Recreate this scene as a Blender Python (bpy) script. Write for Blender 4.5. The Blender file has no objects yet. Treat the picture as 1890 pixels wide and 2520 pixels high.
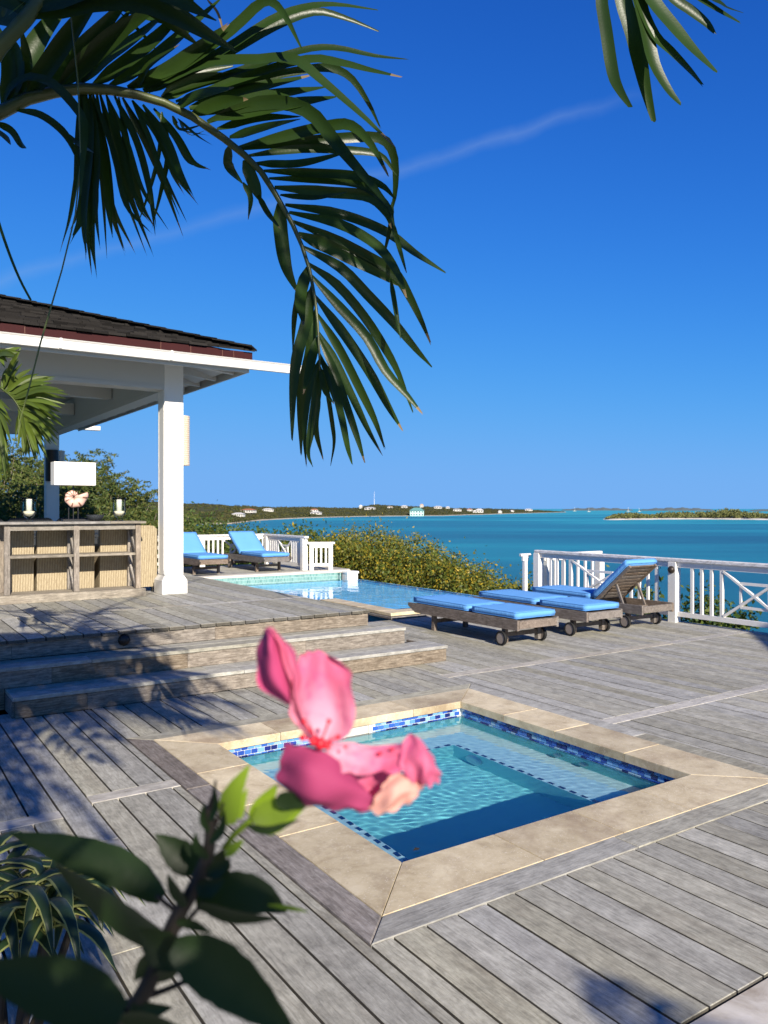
import bpy, math, random
import numpy as np
from mathutils import Vector, Matrix

sc = bpy.context.scene
COL = sc.collection
random.seed(7)
RNG = np.random.default_rng(11)

# ------------------------------------------------------------------ camera
# World X runs along the stair treads, Y along the deck boards, Z = 0 is the lower deck.
TH = math.radians(33.8)
CT, ST = math.cos(TH), math.sin(TH)
CAM_H, F = 1.6, 1950.0
cam_data = bpy.data.cameras.new('camera')
cam = bpy.data.objects.new('camera', cam_data)
COL.objects.link(cam)
cam.location = (0, 0, CAM_H)
cam.rotation_euler = (math.radians(90), 0, -TH)
cam_data.sensor_fit = 'VERTICAL'
cam_data.sensor_height = 36.0
cam_data.lens = 36.0 * F / 2520.0
cam_data.shift_y = -8.0 / 2520.0
cam_data.clip_start = 0.05
cam_data.clip_end = 80000
cam_data.dof.use_dof = True
cam_data.dof.focus_distance = 3.6
cam_data.dof.aperture_fstop = 8.0
sc.camera = cam

# ------------------------------------------------------------------ sky, sun, exposure
SUN_H = Vector((0.2, 0.98)).normalized()
SUN_EL = math.radians(27)
world = bpy.data.worlds.new('World')
sc.world = world
world.use_nodes = True
wn, wl = world.node_tree.nodes, world.node_tree.links
sky = wn.new('ShaderNodeTexSky')
sky.sky_type = 'NISHITA'
sky.sun_disc = False
sky.sun_elevation = SUN_EL
sky.sun_rotation = math.pi + math.atan2(SUN_H.x, SUN_H.y)
sky.altitude = 0
sky.air_density = 0.7
sky.dust_density = 0.0
sky.ozone_density = 6.0
# thin high cirrus streak (an old contrail) crossing the sky
tc = wn.new('ShaderNodeTexCoord')
def wmath(op, a, b=None, c=None):
    n = wn.new('ShaderNodeMath'); n.operation = op
    for i, v in enumerate((a, b, c)):
        if v is None: continue
        if isinstance(v, (int, float)): n.inputs[i].default_value = v
        else: wl.new(v, n.inputs[i])
    return n.outputs[0]
# colour grade of the whole sky: the phone's deep, saturated blues
sep = wn.new('ShaderNodeSeparateColor'); wl.new(sky.outputs[0], sep.inputs[0])
comb = wn.new('ShaderNodeCombineColor')
for ch, (ga, gg, gm) in enumerate(((.53, 1.67, 2.1), (1.34, 1.45, 5.0), (2.45, 1.40, 10.2))):
    v = wmath('MULTIPLY', wmath('POWER', sep.outputs[ch], gg), ga / gm)
    v = wmath('MULTIPLY', wmath('SUBTRACT', 1.0, wmath('EXPONENT', wmath('MULTIPLY', v, -1.0))), gm)
    wl.new(v, comb.inputs[ch])
def pixdir(x, y):
    X, Z = (x - 945) / F, (1252 - y) / F
    return Vector((X * CT + ST, -X * ST + CT, Z)).normalized()
n_great = pixdir(0, 690).cross(pixdir(1500, 265)).normalized()
dotn = wn.new('ShaderNodeVectorMath'); dotn.operation = 'DOT_PRODUCT'
wl.new(tc.outputs['Generated'], dotn.inputs[0]); dotn.inputs[1].default_value = n_great
nz = wn.new('ShaderNodeTexNoise'); nz.inputs['Scale'].default_value = 9; nz.inputs['Detail'].default_value = 6
wl.new(tc.outputs['Generated'], nz.inputs['Vector'])
off = wmath('MULTIPLY_ADD', nz.outputs[0], 0.03, -0.015)
dist = wmath('ABSOLUTE', wmath('ADD', dotn.outputs['Value'], off))
band = wmath('POWER', wmath('MAXIMUM', wmath('SUBTRACT', 1.0, wmath('DIVIDE', dist, 0.012)), 0.0), 1.4)
nz2 = wn.new('ShaderNodeTexNoise'); nz2.inputs['Scale'].default_value = 5; nz2.inputs['Detail'].default_value = 4
wl.new(tc.outputs['Generated'], nz2.inputs['Vector'])
band = wmath('MULTIPLY', band, wmath('MULTIPLY', nz2.outputs[0], 0.34))
dot2 = wn.new('ShaderNodeVectorMath'); dot2.operation = 'DOT_PRODUCT'
wl.new(tc.outputs['Generated'], dot2.inputs[0]); dot2.inputs[1].default_value = pixdir(600, 520)
band = wmath('MULTIPLY', band, wmath('MINIMUM', wmath('MAXIMUM', wmath('DIVIDE', wmath('SUBTRACT', dot2.outputs['Value'], 0.885), 0.05), 0.0), 1.0))
mixc = wn.new('ShaderNodeMixRGB'); mixc.inputs['Color2'].default_value = (3.5, 5.2, 8.5, 1)
wl.new(band, mixc.inputs['Fac']); wl.new(comb.outputs[0], mixc.inputs['Color1'])
wl.new(mixc.outputs[0], wn['Background'].inputs['Color'])
wn['Background'].inputs['Strength'].default_value = 0.05

sun_data = bpy.data.lights.new('sun', 'SUN')
sun_data.energy = 5.0
sun_data.angle = math.radians(0.5)
sun_data.color = (1.0, 0.91, 0.78)
sun_data.cycles.is_caustics_light = True
sun = bpy.data.objects.new('sun', sun_data)
COL.objects.link(sun)
LDIR = Vector((SUN_H.x * math.cos(SUN_EL), SUN_H.y * math.cos(SUN_EL), -math.sin(SUN_EL)))
sun.rotation_euler = LDIR.to_track_quat('-Z', 'Y').to_euler()
sun.location = (-4, -15, 9)

sc.view_settings.view_transform = 'Standard'
sc.view_settings.look = 'None'
sc.view_settings.exposure = 0.82
sc.view_settings.gamma = 1.0
sc.render.engine = 'CYCLES'
sc.cycles.max_bounces = 8
sc.cycles.transparent_max_bounces = 12
sc.cycles.use_denoising = True

# ------------------------------------------------------------------ helpers
def at(x, y, d):
    """point seen at photo pixel x, y at depth d (metres along the view axis)"""
    X, Z = (x - 945) * d / F, CAM_H + (1252 - y) * d / F
    return Vector((X * CT + d * ST, -X * ST + d * CT, Z))
def crop(ox, oy, s):
    return lambda x, y: (ox + x / s, oy + y / s)
VIEW = Vector((ST, CT, 0)); RIGHT = Vector((CT, -ST, 0)); UP = Vector((0, 0, 1))

def obj(name, verts, faces, mat, parent=None, smooth=False, loc=None):
    me = bpy.data.meshes.new(name)
    me.from_pydata([tuple(v) for v in verts], [], faces)
    me.materials.append(mat)
    if smooth:
        me.polygons.foreach_set('use_smooth', [True] * len(me.polygons))
    me.update()
    o = bpy.data.objects.new(name, me)
    COL.objects.link(o)
    if parent: o.parent = parent
    if loc: o.location = loc
    return o
def thing(name, label, cat, loc=(0, 0, 0), rz=0, group=None):
    o = bpy.data.objects.new(name, None); COL.objects.link(o)
    o.empty_display_size = 0.1
    o.location = loc; o.rotation_euler = (0, 0, rz)
    return tag(o, label, cat, group)
def tag(o, label, cat, group=None, kind=None):
    o['label'] = label; o['category'] = cat
    if group: o['group'] = group
    if kind: o['kind'] = kind
    return o
def struct(o, label=None, cat=None, kind='structure'):
    o['kind'] = kind
    if label: o['label'] = label
    if cat: o['category'] = cat
    return o
def dup(root, loc, rz, label, parts=True):
    r = root.copy(); COL.objects.link(r); r.location = loc; r.rotation_euler = (0, 0, rz); r['label'] = label
    for ch in list(root.children):
        c = ch.copy(); COL.objects.link(c); c.parent = r
        for g in list(ch.children):
            d = g.copy(); COL.objects.link(d); d.parent = c
    return r

class MB:
    """collects primitive shapes into one mesh"""
    def __init__(s): s.v = []; s.f = []
    def add(s, v, f):
        o = len(s.v); s.v += [tuple(p) for p in v]; s.f += [tuple(i + o for i in q) for q in f]; return s
    def box(s, a, b, ch=0.0):
        x0, y0, z0 = a; x1, y1, z1 = b
        if ch <= 0:
            v = [(x0,y0,z0),(x1,y0,z0),(x1,y1,z0),(x0,y1,z0),(x0,y0,z1),(x1,y0,z1),(x1,y1,z1),(x0,y1,z1)]
            return s.add(v, [(3,2,1,0),(4,5,6,7),(0,1,5,4),(1,2,6,5),(2,3,7,6),(3,0,4,7)])
        c = min(ch, (x1-x0)*.4, (y1-y0)*.4, (z1-z0)*.4)
        L = lambda z, i: [(x0+i,y0+i,z),(x1-i,y0+i,z),(x1-i,y1-i,z),(x0+i,y1-i,z)]
        v = L(z0, c) + L(z0+c, 0) + L(z1-c, 0) + L(z1, c)
        f = [(3,2,1,0),(12,13,14,15)]
        for r in range(3):
            for i in range(4):
                j = (i+1) % 4
                f.append((r*4+i, r*4+j, r*4+4+j, r*4+4+i))
        return s.add(v, f)
    def bar(s, p, q, w, h, up=(0, 0, 1)):
        p, q = Vector(p), Vector(q); d = (q-p).normalized(); up = Vector(up)
        if abs(d.dot(up)) > .99: up = Vector((1, 0, 0))
        a = d.cross(up).normalized(); b = a.cross(d).normalized()
        a *= w/2; b *= h/2
        v = [p-a-b, p+a-b, p+a+b, p-a+b, q-a-b, q+a-b, q+a+b, q-a+b]
        return s.add(v, [(3,2,1,0),(4,5,6,7),(0,1,5,4),(1,2,6,5),(2,3,7,6),(3,0,4,7)])
    def tube(s, pts, rad, n=8):
        pts = [Vector(p) for p in pts]
        if not hasattr(rad, '__len__'): rad = [rad]*len(pts)
        rings = []; ref = Vector((0.3, 0.2, 0.93)).normalized()
        for i, p in enumerate(pts):
            d = (pts[min(i+1, len(pts)-1)] - pts[max(i-1, 0)]).normalized()
            a = d.cross(ref)
            a = a.normalized() if a.length > 1e-4 else d.orthogonal().normalized()
            b = d.cross(a)
            rings.append([p + (a*math.cos(t)+b*math.sin(t))*rad[i] for t in [2*math.pi*k/n for k in range(n)]])
        v = [q for r in rings for q in r]; f = []
        for i in range(len(pts)-1):
            for k in range(n):
                f.append((i*n+k, i*n+(k+1) % n, (i+1)*n+(k+1) % n, (i+1)*n+k))
        f.append(tuple(range(n-1, -1, -1))); f.append(tuple((len(pts)-1)*n+k for k in range(n)))
        return s.add(v, f)
    def lathe(s, prof, c=(0, 0, 0), n=24, cap=True):
        v = []; f = []
        for r, z in prof:
            for k in range(n):
                t = 2*math.pi*k/n; v.append((c[0]+r*math.cos(t), c[1]+r*math.sin(t), c[2]+z))
        for i in range(len(prof)-1):
            for k in range(n):
                f.append((i*n+k, i*n+(k+1) % n, (i+1)*n+(k+1) % n, (i+1)*n+k))
        if cap:
            f.append(tuple(range(n-1, -1, -1))); f.append(tuple((len(prof)-1)*n+k for k in range(n)))
        return s.add(v, f)
    def build(s, name, mat, parent=None, smooth=False, loc=None):
        return obj(name, s.v, s.f, mat, parent, smooth, loc)
def box(name, a, b, mat, parent=None, ch=0.0):
    return MB().box(a, b, ch).build(name, mat, parent)

def catmull(pts, n):
    P = [np.array(p, float) for p in pts]
    P = [2*P[0]-P[1]] + P + [2*P[-1]-P[-2]]
    out = []; m = len(P)-3
    for k in range(n):
        t = k/(n-1)*m; i = min(int(t), m-1); t -= i
        a, b, c, d = P[i:i+4]
        out.append(.5*((2*b)+(-a+c)*t+(2*a-5*b+4*c-d)*t*t+(-a+3*b-3*c+d)*t**3))
    return out

# ------------------------------------------------------------------ materials
def mat(name, color=(.5, .5, .5), rough=.6, spec=.5, metal=0.0):
    m = bpy.data.materials.new(name); m.use_nodes = True
    p = m.node_tree.nodes['Principled BSDF']
    p.inputs['Base Color'].default_value = (*color, 1); p.inputs['Roughness'].default_value = rough
    p.inputs['Specular IOR Level'].default_value = spec; p.inputs['Metallic'].default_value = metal
    return m
class NT:
    def __init__(s, m):
        s.m = m; s.n = m.node_tree.nodes; s.l = m.node_tree.links; s.p = s.n['Principled BSDF']
    def node(s, t, **kw):
        n = s.n.new(t)
        for k, v in kw.items(): setattr(n, k, v)
        return n
    def put(s, sock, v):
        if v is None: return
        if hasattr(v, 'is_output'): s.l.new(v, sock)
        else: sock.default_value = v
    def pos(s): return s.node('ShaderNodeNewGeometry').outputs['Position']
    def objco(s): return s.node('ShaderNodeTexCoord').outputs['Object']
    def rand(s): return s.node('ShaderNodeObjectInfo').outputs['Random']
    def island(s): return s.node('ShaderNodeNewGeometry').outputs['Random Per Island']
    def map(s, v, scale=(1, 1, 1), loc=(0, 0, 0), rot=(0, 0, 0)):
        n = s.node('ShaderNodeMapping'); s.put(n.inputs['Vector'], v)
        n.inputs['Scale'].default_value = scale; s.put(n.inputs['Location'], loc); n.inputs['Rotation'].default_value = rot
        return n.outputs[0]
    def noise(s, v, scale=5, detail=4, rough=.55, dist=0, out=0):
        n = s.node('ShaderNodeTexNoise'); s.put(n.inputs['Vector'], v)
        n.inputs['Scale'].default_value = scale; n.inputs['Detail'].default_value = detail
        n.inputs['Roughness'].default_value = rough; n.inputs['Distortion'].default_value = dist
        return n.outputs[out]
    def vor(s, v, scale=5, feat='F1', out=0):
        n = s.node('ShaderNodeTexVoronoi', feature=feat); s.put(n.inputs['Vector'], v); n.inputs['Scale'].default_value = scale
        return n.outputs[out]
    def ramp(s, fac, stops):
        n = s.node('ShaderNodeValToRGB'); s.put(n.inputs[0], fac); e = n.color_ramp.elements
        while len(e) < len(stops): e.new(.5)
        for q, (t, c) in zip(e, stops):
            q.position = t; q.color = (*c, 1) if len(c) == 3 else c
        return n.outputs[0]
    def math(s, op, a, b=None, c=None):
        n = s.node('ShaderNodeMath', operation=op)
        for i, v in enumerate((a, b, c)): s.put(n.inputs[i], v)
        return n.outputs[0]
    def mix(s, f, a, b, mode='MIX'):
        n = s.node('ShaderNodeMixRGB', blend_type=mode); s.put(n.inputs[0], f)
        s.put(n.inputs[1], a if hasattr(a, 'is_output') else (*a, 1)); s.put(n.inputs[2], b if hasattr(b, 'is_output') else (*b, 1))
        return n.outputs[0]
    def bump(s, h, strength=.3, dist=.01):
        n = s.node('ShaderNodeBump'); s.put(n.inputs['Height'], h)
        n.inputs['Strength'].default_value = strength; n.inputs['Distance'].default_value = dist
        s.l.new(n.outputs[0], s.p.inputs['Normal'])
    def color(s, c): s.put(s.p.inputs['Base Color'], c)
    def rough(s, c): s.put(s.p.inputs['Roughness'], c)

def wood(name, axis, dark, mid, light, stain=(.16, .13, .10), contrast=1.0, endgrain_gapshade=False):
    """weathered timber, grain along the given world axis ('x', 'y' or 'z')"""
    m = mat(name, mid, .78, .25); t = NT(m)
    r = t.rand(); cv = t.node('ShaderNodeCombineXYZ')
    for i in range(3): t.l.new(t.math('MULTIPLY', r, (37., 91., 53.)[i]), cv.inputs[i])
    sc3 = {'x': (3.2, 26, 26), 'y': (26, 3.2, 26), 'z': (26, 26, 3.2)}[axis]
    sc2 = {'x': (.9, 5, 5), 'y': (5, .9, 5), 'z': (5, 5, .9)}[axis]
    P = t.pos()
    g = t.noise(t.map(P, sc3, cv.outputs[0]), 3.0, 6, .65, .6)
    b = t.noise(t.map(P, sc2, cv.outputs[0]), 1.7, 5, .6, 1.2)
    fine = t.noise(t.map(P, tuple(k*2.6 for k in sc3), cv.outputs[0]), 4, 3, .6)
    c = t.ramp(t.math('MULTIPLY_ADD', t.math('SUBTRACT', g, .5), 1.5*contrast, .5), [(.15, dark), (.5, mid), (.85, light)])
    c = t.mix(t.math('MULTIPLY', t.ramp(b, [(.50, (0, 0, 0)), (.72, (1, 1, 1))]), .55), c, stain)
    c = t.mix(t.math('MULTIPLY', t.ramp(t.noise(t.map(P, sc2, cv.outputs[0]), 3.3, 6, .7), [(.55, (0, 0, 0)), (.75, (1, 1, 1))]), .45), c, light)
    c = t.mix(t.math('MULTIPLY', t.ramp(fine, [(.3, (1, 1, 1)), (.45, (0, 0, 0))]), .45*contrast), c, dark)
    mo = t.noise(t.map(P, (1, 1, 1), cv.outputs[0]), 11, 8, .75)
    c = t.mix(.75, c, t.ramp(mo, [(.30, (.55, .55, .55)), (.5, (.95, .95, .95)), (.70, (1.3, 1.3, 1.3))]), 'MULTIPLY')
    if endgrain_gapshade:                                                   # dark end grain; board sides painted dark too, as shade in the gaps
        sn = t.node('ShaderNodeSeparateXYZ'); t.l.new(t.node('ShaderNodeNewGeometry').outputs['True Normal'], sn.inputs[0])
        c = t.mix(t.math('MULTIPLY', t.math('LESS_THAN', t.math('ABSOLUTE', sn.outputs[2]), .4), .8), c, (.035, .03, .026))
    hv = t.node('ShaderNodeHueSaturation'); t.l.new(c, hv.inputs['Color'])
    t.l.new(t.math('MULTIPLY_ADD', r, .34, .83), hv.inputs['Value'])
    rr = t.math('FRACT', t.math('MULTIPLY', r, 17.3)); t.l.new(t.math('MULTIPLY_ADD', rr, .8, .5), hv.inputs['Saturation'])
    t.color(hv.outputs[0])
    t.bump(t.math('ADD', g, t.math('MULTIPLY', fine, .5)), .35, .004)
    return m
GD, GM, GL = (.16, .150, .122), (.325, .312, .256), (.445, .428, .36)
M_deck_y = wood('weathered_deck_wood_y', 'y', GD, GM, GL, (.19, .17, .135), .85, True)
M_deck_x = wood('weathered_deck_wood_x', 'x', GD, GM, GL, (.19, .17, .135), .85)
M_strip = wood('pale_deck_wood', 'x', (.25, .23, .19), (.39, .36, .30), (.48, .45, .38), (.28, .25, .2))
M_frame_x = wood('brown_frame_wood_x', 'x', (.10, .082, .066), (.205, .175, .148), (.31, .28, .25), (.11, .085, .066))
M_frame_y = wood('brown_frame_wood_y', 'y', (.10, .082, .066), (.205, .175, .148), (.31, .28, .25), (.11, .085, .066))
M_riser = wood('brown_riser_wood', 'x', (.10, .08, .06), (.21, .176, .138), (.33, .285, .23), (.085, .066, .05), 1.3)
M_teak = wood('teak_lounger_wood', 'y', (.07, .052, .04), (.17, .135, .108), (.27, .225, .19), (.10, .08, .06))
M_cab = wood('grey_cabinet_wood', 'z', (.12, .10, .08), (.24, .205, .165), (.36, .31, .255), (.13, .10, .08))
M_cabx = wood('grey_cabinet_wood_x', 'x', (.12, .105, .085), (.24, .215, .175), (.36, .325, .275), (.13, .11, .09))
M_under = mat('dark_joist_void', (.015, .013, .012), .95, .1)

def paint(name, col, wear):
    m = mat(name, col, .5, .4); t = NT(m); P = t.pos()
    n = t.noise(t.map(P, (9, 9, 2.5)), 2, 6, .7)
    c = t.mix(t.math('MULTIPLY', t.ramp(n, [(.42, (0, 0, 0)), (.78, (1, 1, 1))]), wear), col, (.50, .48, .45))
    t.color(c); t.bump(t.noise(t.map(P, (40, 40, 6)), 3, 4), .12, .003)
    return m
M_white = paint('white_paint', (.74, .725, .68), .10)
M_rail = paint('worn_white_paint', (.76, .74, .69), .34)
def railtop():
    m = paint('weathered_white_handrail', (.74, .72, .69), .9); t = NT(m); P = t.pos()
    n = t.noise(t.map(P, (12, 3, 12)), 3, 8, .75)
    t.color(t.ramp(n, [(.35, (.34, .31, .28)), (.48, (.62, .60, .57)), (.6, (.80, .78, .75))]))
    return m
M_railtop = railtop()
M_red = mat('dark_red_fascia', (.04, .009, .010), .7, .12)
t = NT(M_red); t.color(t.mix(t.noise(t.pos(), 3, 5), (.045, .010, .010), (.03, .008, .009)))
M_copper = mat('copper_joint', (.16, .07, .04), .5)
def shingle():
    m = mat('weathered_dark_shingle', (.03, .028, .027), .9, .08); t = NT(m); r = t.rand()
    g = t.noise(t.map(t.pos(), (60, 4, 30)), 2, 5, .7)
    c = t.mix(g, (.006, .0055, .005), (.026, .0235, .021))
    hv = t.node('ShaderNodeHueSaturation'); t.l.new(c, hv.inputs['Color']); t.l.new(t.math('MULTIPLY_ADD', r, 1.1, .45), hv.inputs['Value'])
    t.color(hv.outputs[0]); t.bump(g, .6, .01); return m
M_shingle = shingle()

def travertine():
    m = mat('travertine', (.5, .42, .31), .62, .3); t = NT(m); P = t.pos(); r = t.rand()
    cv = t.node('ShaderNodeCombineXYZ'); t.l.new(t.math('MULTIPLY', r, 20.), cv.inputs[0]); t.l.new(t.math('MULTIPLY', r, 47.), cv.inputs[1])
    v = t.map(P, (1, 1, 1), cv.outputs[0])
    a = t.noise(v, 4.0, 9, .74, .25)
    c = t.ramp(a, [(.28, (.28, .21, .125)), (.44, (.46, .38, .24)), (.60, (.57, .485, .325)), (.8, (.65, .58, .42))])
    b = t.noise(v, 9, 5, .7)
    c = t.mix(t.math('MULTIPLY', t.ramp(b, [(.55, (0, 0, 0)), (.75, (1, 1, 1))]), .5), c, (.24, .185, .125))
    pits = t.ramp(t.noise(t.map(P, (1, 1, 1), cv.outputs[0]), 60, 5, .85), [(.58, (0, 0, 0)), (.66, (1, 1, 1))])
    c = t.mix(t.math('MULTIPLY', pits, .55), c, (.76, .70, .58))
    dk = t.ramp(t.noise(t.map(P, (1, 1, 1), cv.outputs[0]), 30, 6, .8, .5), [(.60, (0, 0, 0)), (.70, (1, 1, 1))])
    c = t.mix(t.math('MULTIPLY', dk, .55), c, (.22, .16, .10))
    bl = t.ramp(t.noise(v, 1.7, 6, .7, .3), [(.50, (0, 0, 0)), (.66, (1, 1, 1))])
    c = t.mix(t.math('MULTIPLY', bl, .75), c, (.27, .195, .12))
    sp = t.ramp(t.vor(v, 75), [(.10, (1, 1, 1)), (.20, (0, 0, 0))]); sm_ = t.ramp(t.noise(v, 6, 3, .6), [(.48, (0, 0, 0)), (.60, (1, 1, 1))])
    c = t.mix(t.math('MULTIPLY', t.math('MULTIPLY', sp, sm_), .85), c, (.80, .75, .64))
    hv = t.node('ShaderNodeHueSaturation'); t.l.new(c, hv.inputs['Color']); t.l.new(t.math('MULTIPLY_ADD', r, .30, .88), hv.inputs['Value']); 
    t.color(hv.outputs[0]); t.bump(t.math('ADD', a, t.math('MULTIPLY', pits, -.3)), .25, .006)
    return m
M_trav = travertine()
M_palestone = mat('pale_limestone', (.62, .57, .47), .7)
t = NT(M_palestone); t.color(t.mix(t.noise(t.pos(), 5, 6, .7), (.46, .42, .35), (.70, .66, .57)))
M_terr = mat('terrace_stone', (.5, .46, .40), .75)
t = NT(M_terr); t.color(t.ramp(t.noise(t.pos(), 4, 8, .7, .8), [(.3, (.30, .255, .2)), (.5, (.47, .435, .38)), (.7, (.58, .545, .49))]))
t.bump(t.noise(t.pos(), 20, 6), .3, .005)
M_grout = mat('white_grout', (.62, .66, .68), .8)
def glass_tile(name, cols):
    m = mat(name, cols[0], .12, .6); t = NT(m)
    n = t.node('ShaderNodeValToRGB'); n.color_ramp.interpolation = 'CONSTANT'; t.l.new(t.rand(), n.inputs[0]); e = n.color_ramp.elements
    while len(e) < len(cols): e.new(.5)
    for i, c in enumerate(cols): e[i].position = i/len(cols); e[i].color = (*c, 1)
    t.color(n.outputs[0]); return m
M_tile = glass_tile('blue_glass_tile', [(.02, .06, .30), (.10, .26, .52), (.012, .018, .12), (.25, .40, .52), (.03, .10, .40), (.16, .34, .60), (.012, .02, .16), (.05, .15, .46)])
M_dash = glass_tile('navy_edge_tile', [(.012, .03, .14), (.03, .07, .22), (.012, .02, .12)])
def plaster(name, c1, c2):
    m = mat(name, c1, .7, .2); t = NT(m); n = t.noise(t.pos(), 14, 5, .7); t.color(t.mix(n, c1, c2)); return m
M_plaster = plaster('aqua_pool_plaster', (.15, .50, .53), (.21, .58, .60))
M_bench = plaster('pale_aqua_plaster', (.36, .54, .61), (.43, .61, .67))
M_poolblue = plaster('blue_pool_plaster', (.18, .58, .86), (.22, .63, .90))
def mosaic():
    m = mat('green_mosaic', (.25, .45, .42), .25, .5); t = NT(m); P = t.pos()
    br = t.node('ShaderNodeTexBrick'); t.put(br.inputs['Vector'], t.map(P, (1, 0, 1), rot=(math.radians(90), 0, 0)))
    br.offset = 0.5; br.inputs['Scale'].default_value = 1; br.inputs['Brick Width'].default_value = .035; br.inputs['Row Height'].default_value = .075
    br.inputs['Mortar Size'].default_value = .005; br.inputs['Color1'].default_value = (.07, .20, .18, 1); br.inputs['Color2'].default_value = (.17, .34, .30, 1); br.inputs['Mortar'].default_value = (.34, .44, .40, 1)
    t.color(br.outputs[0]); return m
M_mosaic = mosaic()
def water(name, tint):
    m = mat(name, tint, .0, .5); p = m.node_tree.nodes['Principled BSDF']
    p.inputs['Transmission Weight'].default_value = 1; p.inputs['IOR'].default_value = 1.33
    return m
M_water = water('clear_water', (.80, .96, 1.0))
M_poolwater = water('blue_water', (.74, .92, 1.0)); M_poolwater.node_tree.nodes['Principled BSDF'].inputs['IOR'].default_value = 1.2
M_fabric = mat('blue_canvas', (.10, .32, .70), .85, .15)
t = NT(M_fabric); P = t.objco()
t.color(t.mix(t.noise(P, 3, 4), (.105, .30, .62), (.135, .35, .69)))
t.bump(t.math('ADD', t.noise(t.map(P, (18, 18, 2)), 2.2, 4, .6), t.math('MULTIPLY', t.noise(P, 220, 2), .2)), .5, .012)
M_piping = mat('blue_piping', (.075, .25, .58), .8)
M_rubber = mat('black_rubber', (.012, .012, .012), .7, .3)
M_bronze = mat('dark_bronze', (.03, .022, .017), .45, .5, .3)
M_black = mat('black_iron', (.012, .012, .013), .5)
M_linen = mat('white_linen', (.80, .78, .73), .9, .1)
t = NT(M_linen); t.bump(t.noise(t.pos(), 300, 2), .1, .002)
M_wax = mat('ivory_wax', (.78, .74, .64), .5)
M_wax.node_tree.nodes['Principled BSDF'].inputs['Subsurface Weight'].default_value = .2
M_sand = mat('cream_sand', (.62, .54, .43), .95)
M_glass = mat('clear_glass', (.97, 1, .99), .0); t = NT(M_glass)
_tr = t.node('ShaderNodeBsdfTransparent'); _tr.inputs[0].default_value = (.93, .96, .95, 1); _gl = t.node('ShaderNodeBsdfGlossy'); _gl.inputs['Roughness'].default_value = .02
_fr = t.node('ShaderNodeFresnel'); _fr.inputs[0].default_value = 1.18; _mx = t.node('ShaderNodeMixShader')
t.l.new(_fr.outputs[0], _mx.inputs[0]); t.l.new(_tr.outputs[0], _mx.inputs[1]); t.l.new(_gl.outputs[0], _mx.inputs[2]); t.l.new(_mx.outputs[0], t.n['Material Output'].inputs[0])
def wicker(name, c1, c2):
    m = mat(name, c1, .65, .3); t = NT(m); P = t.pos()
    sx = t.node('ShaderNodeSeparateXYZ'); t.l.new(P, sx.inputs[0])
    hx = t.math('SINE', t.math('MULTIPLY', t.math('ADD', sx.outputs[0], sx.outputs[1]), 210.))
    hz = t.math('SINE', t.math('MULTIPLY_ADD', sx.outputs[2], 420., t.math('MULTIPLY', t.math('SIGN', hx), 1.57)))
    w = t.math('MULTIPLY_ADD', hz, .25, t.math('MULTIPLY_ADD', hx, .22, .5))
    n = t.noise(t.map(P, (30, 30, 9)), 2, 4, .6)
    c = t.mix(w, c2, c1); c = t.mix(t.math('MULTIPLY', t.ramp(n, [(.45, (0, 0, 0)), (.7, (1, 1, 1))]), .6), c, c2)
    t.color(c); t.bump(w, .9, .006); return m
M_wicker = wicker('cream_wicker', (.54, .46, .31), (.22, .165, .095))
M_dwicker = wicker('dark_wicker', (.035, .042, .05), (.012, .014, .017))
def capiz():
    m = mat('shell_scale_shade', (.72, .58, .43), .5); t = NT(m); P = t.pos()
    br = t.node('ShaderNodeTexBrick'); cb = t.node('ShaderNodeCombineXYZ'); sx = t.node('ShaderNodeSeparateXYZ'); t.l.new(P, sx.inputs[0])
    t.l.new(t.math('ADD', sx.outputs[0], sx.outputs[1]), cb.inputs[0]); t.l.new(sx.outputs[2], cb.inputs[1]); t.l.new(cb.outputs[0], br.inputs['Vector'])
    br.inputs['Scale'].default_value = 1; br.inputs['Brick Width'].default_value = .03; br.inputs['Row Height'].default_value = .028; br.inputs['Mortar Size'].default_value = .004; br.inputs['Mortar Smooth'].default_value = .6
    br.inputs['Color1'].default_value = (.76, .64, .50, 1); br.inputs['Color2'].default_value = (.66, .54, .40, 1); br.inputs['Mortar'].default_value = (.34, .24, .15, 1)
    t.color(br.outputs[0]); t.bump(br.outputs[1], -.6, .01); return m
M_capiz = capiz()
def foliage(name, cols, rough=.5, trans=.35, spec=.3):
    m = bpy.data.materials.new(name); m.use_nodes = True; t = NT(m)
    c = t.ramp(t.island(), [(i/max(1, len(cols)-1), k) for i, k in enumerate(cols)])
    t.color(c); t.rough(rough); t.p.inputs['Specular IOR Level'].default_value = spec
    tr = t.node('ShaderNodeBsdfTranslucent'); t.l.new(c, tr.inputs[0])
    mx = t.node('ShaderNodeMixShader'); mx.inputs[0].default_value = trans
    t.l.new(t.p.outputs[0], mx.inputs[1]); t.l.new(tr.outputs[0], mx.inputs[2])
    t.l.new(mx.outputs[0], t.n['Material Output'].inputs[0]); return m
M_bushy = foliage('yellowing_bush_leaves', [(.05, .07, .012), (.085, .12, .018), (.12, .15, .022), (.11, .13, .022), (.17, .17, .025), (.28, .22, .025), (.42, .30, .022)], .5, .3)
M_bushg = foliage('green_bush_leaves', [(.03, .055, .012), (.055, .10, .018), (.08, .12, .022), (.13, .15, .028)], .5, .3)
M_feather = foliage('feathery_tree_leaves', [(.045, .07, .018), (.075, .115, .025), (.11, .15, .034), (.14, .165, .04), (.17, .15, .04)], .55, .35)
M_bark = mat('grey_bark', (.22, .18, .14), .9, .1)
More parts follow.
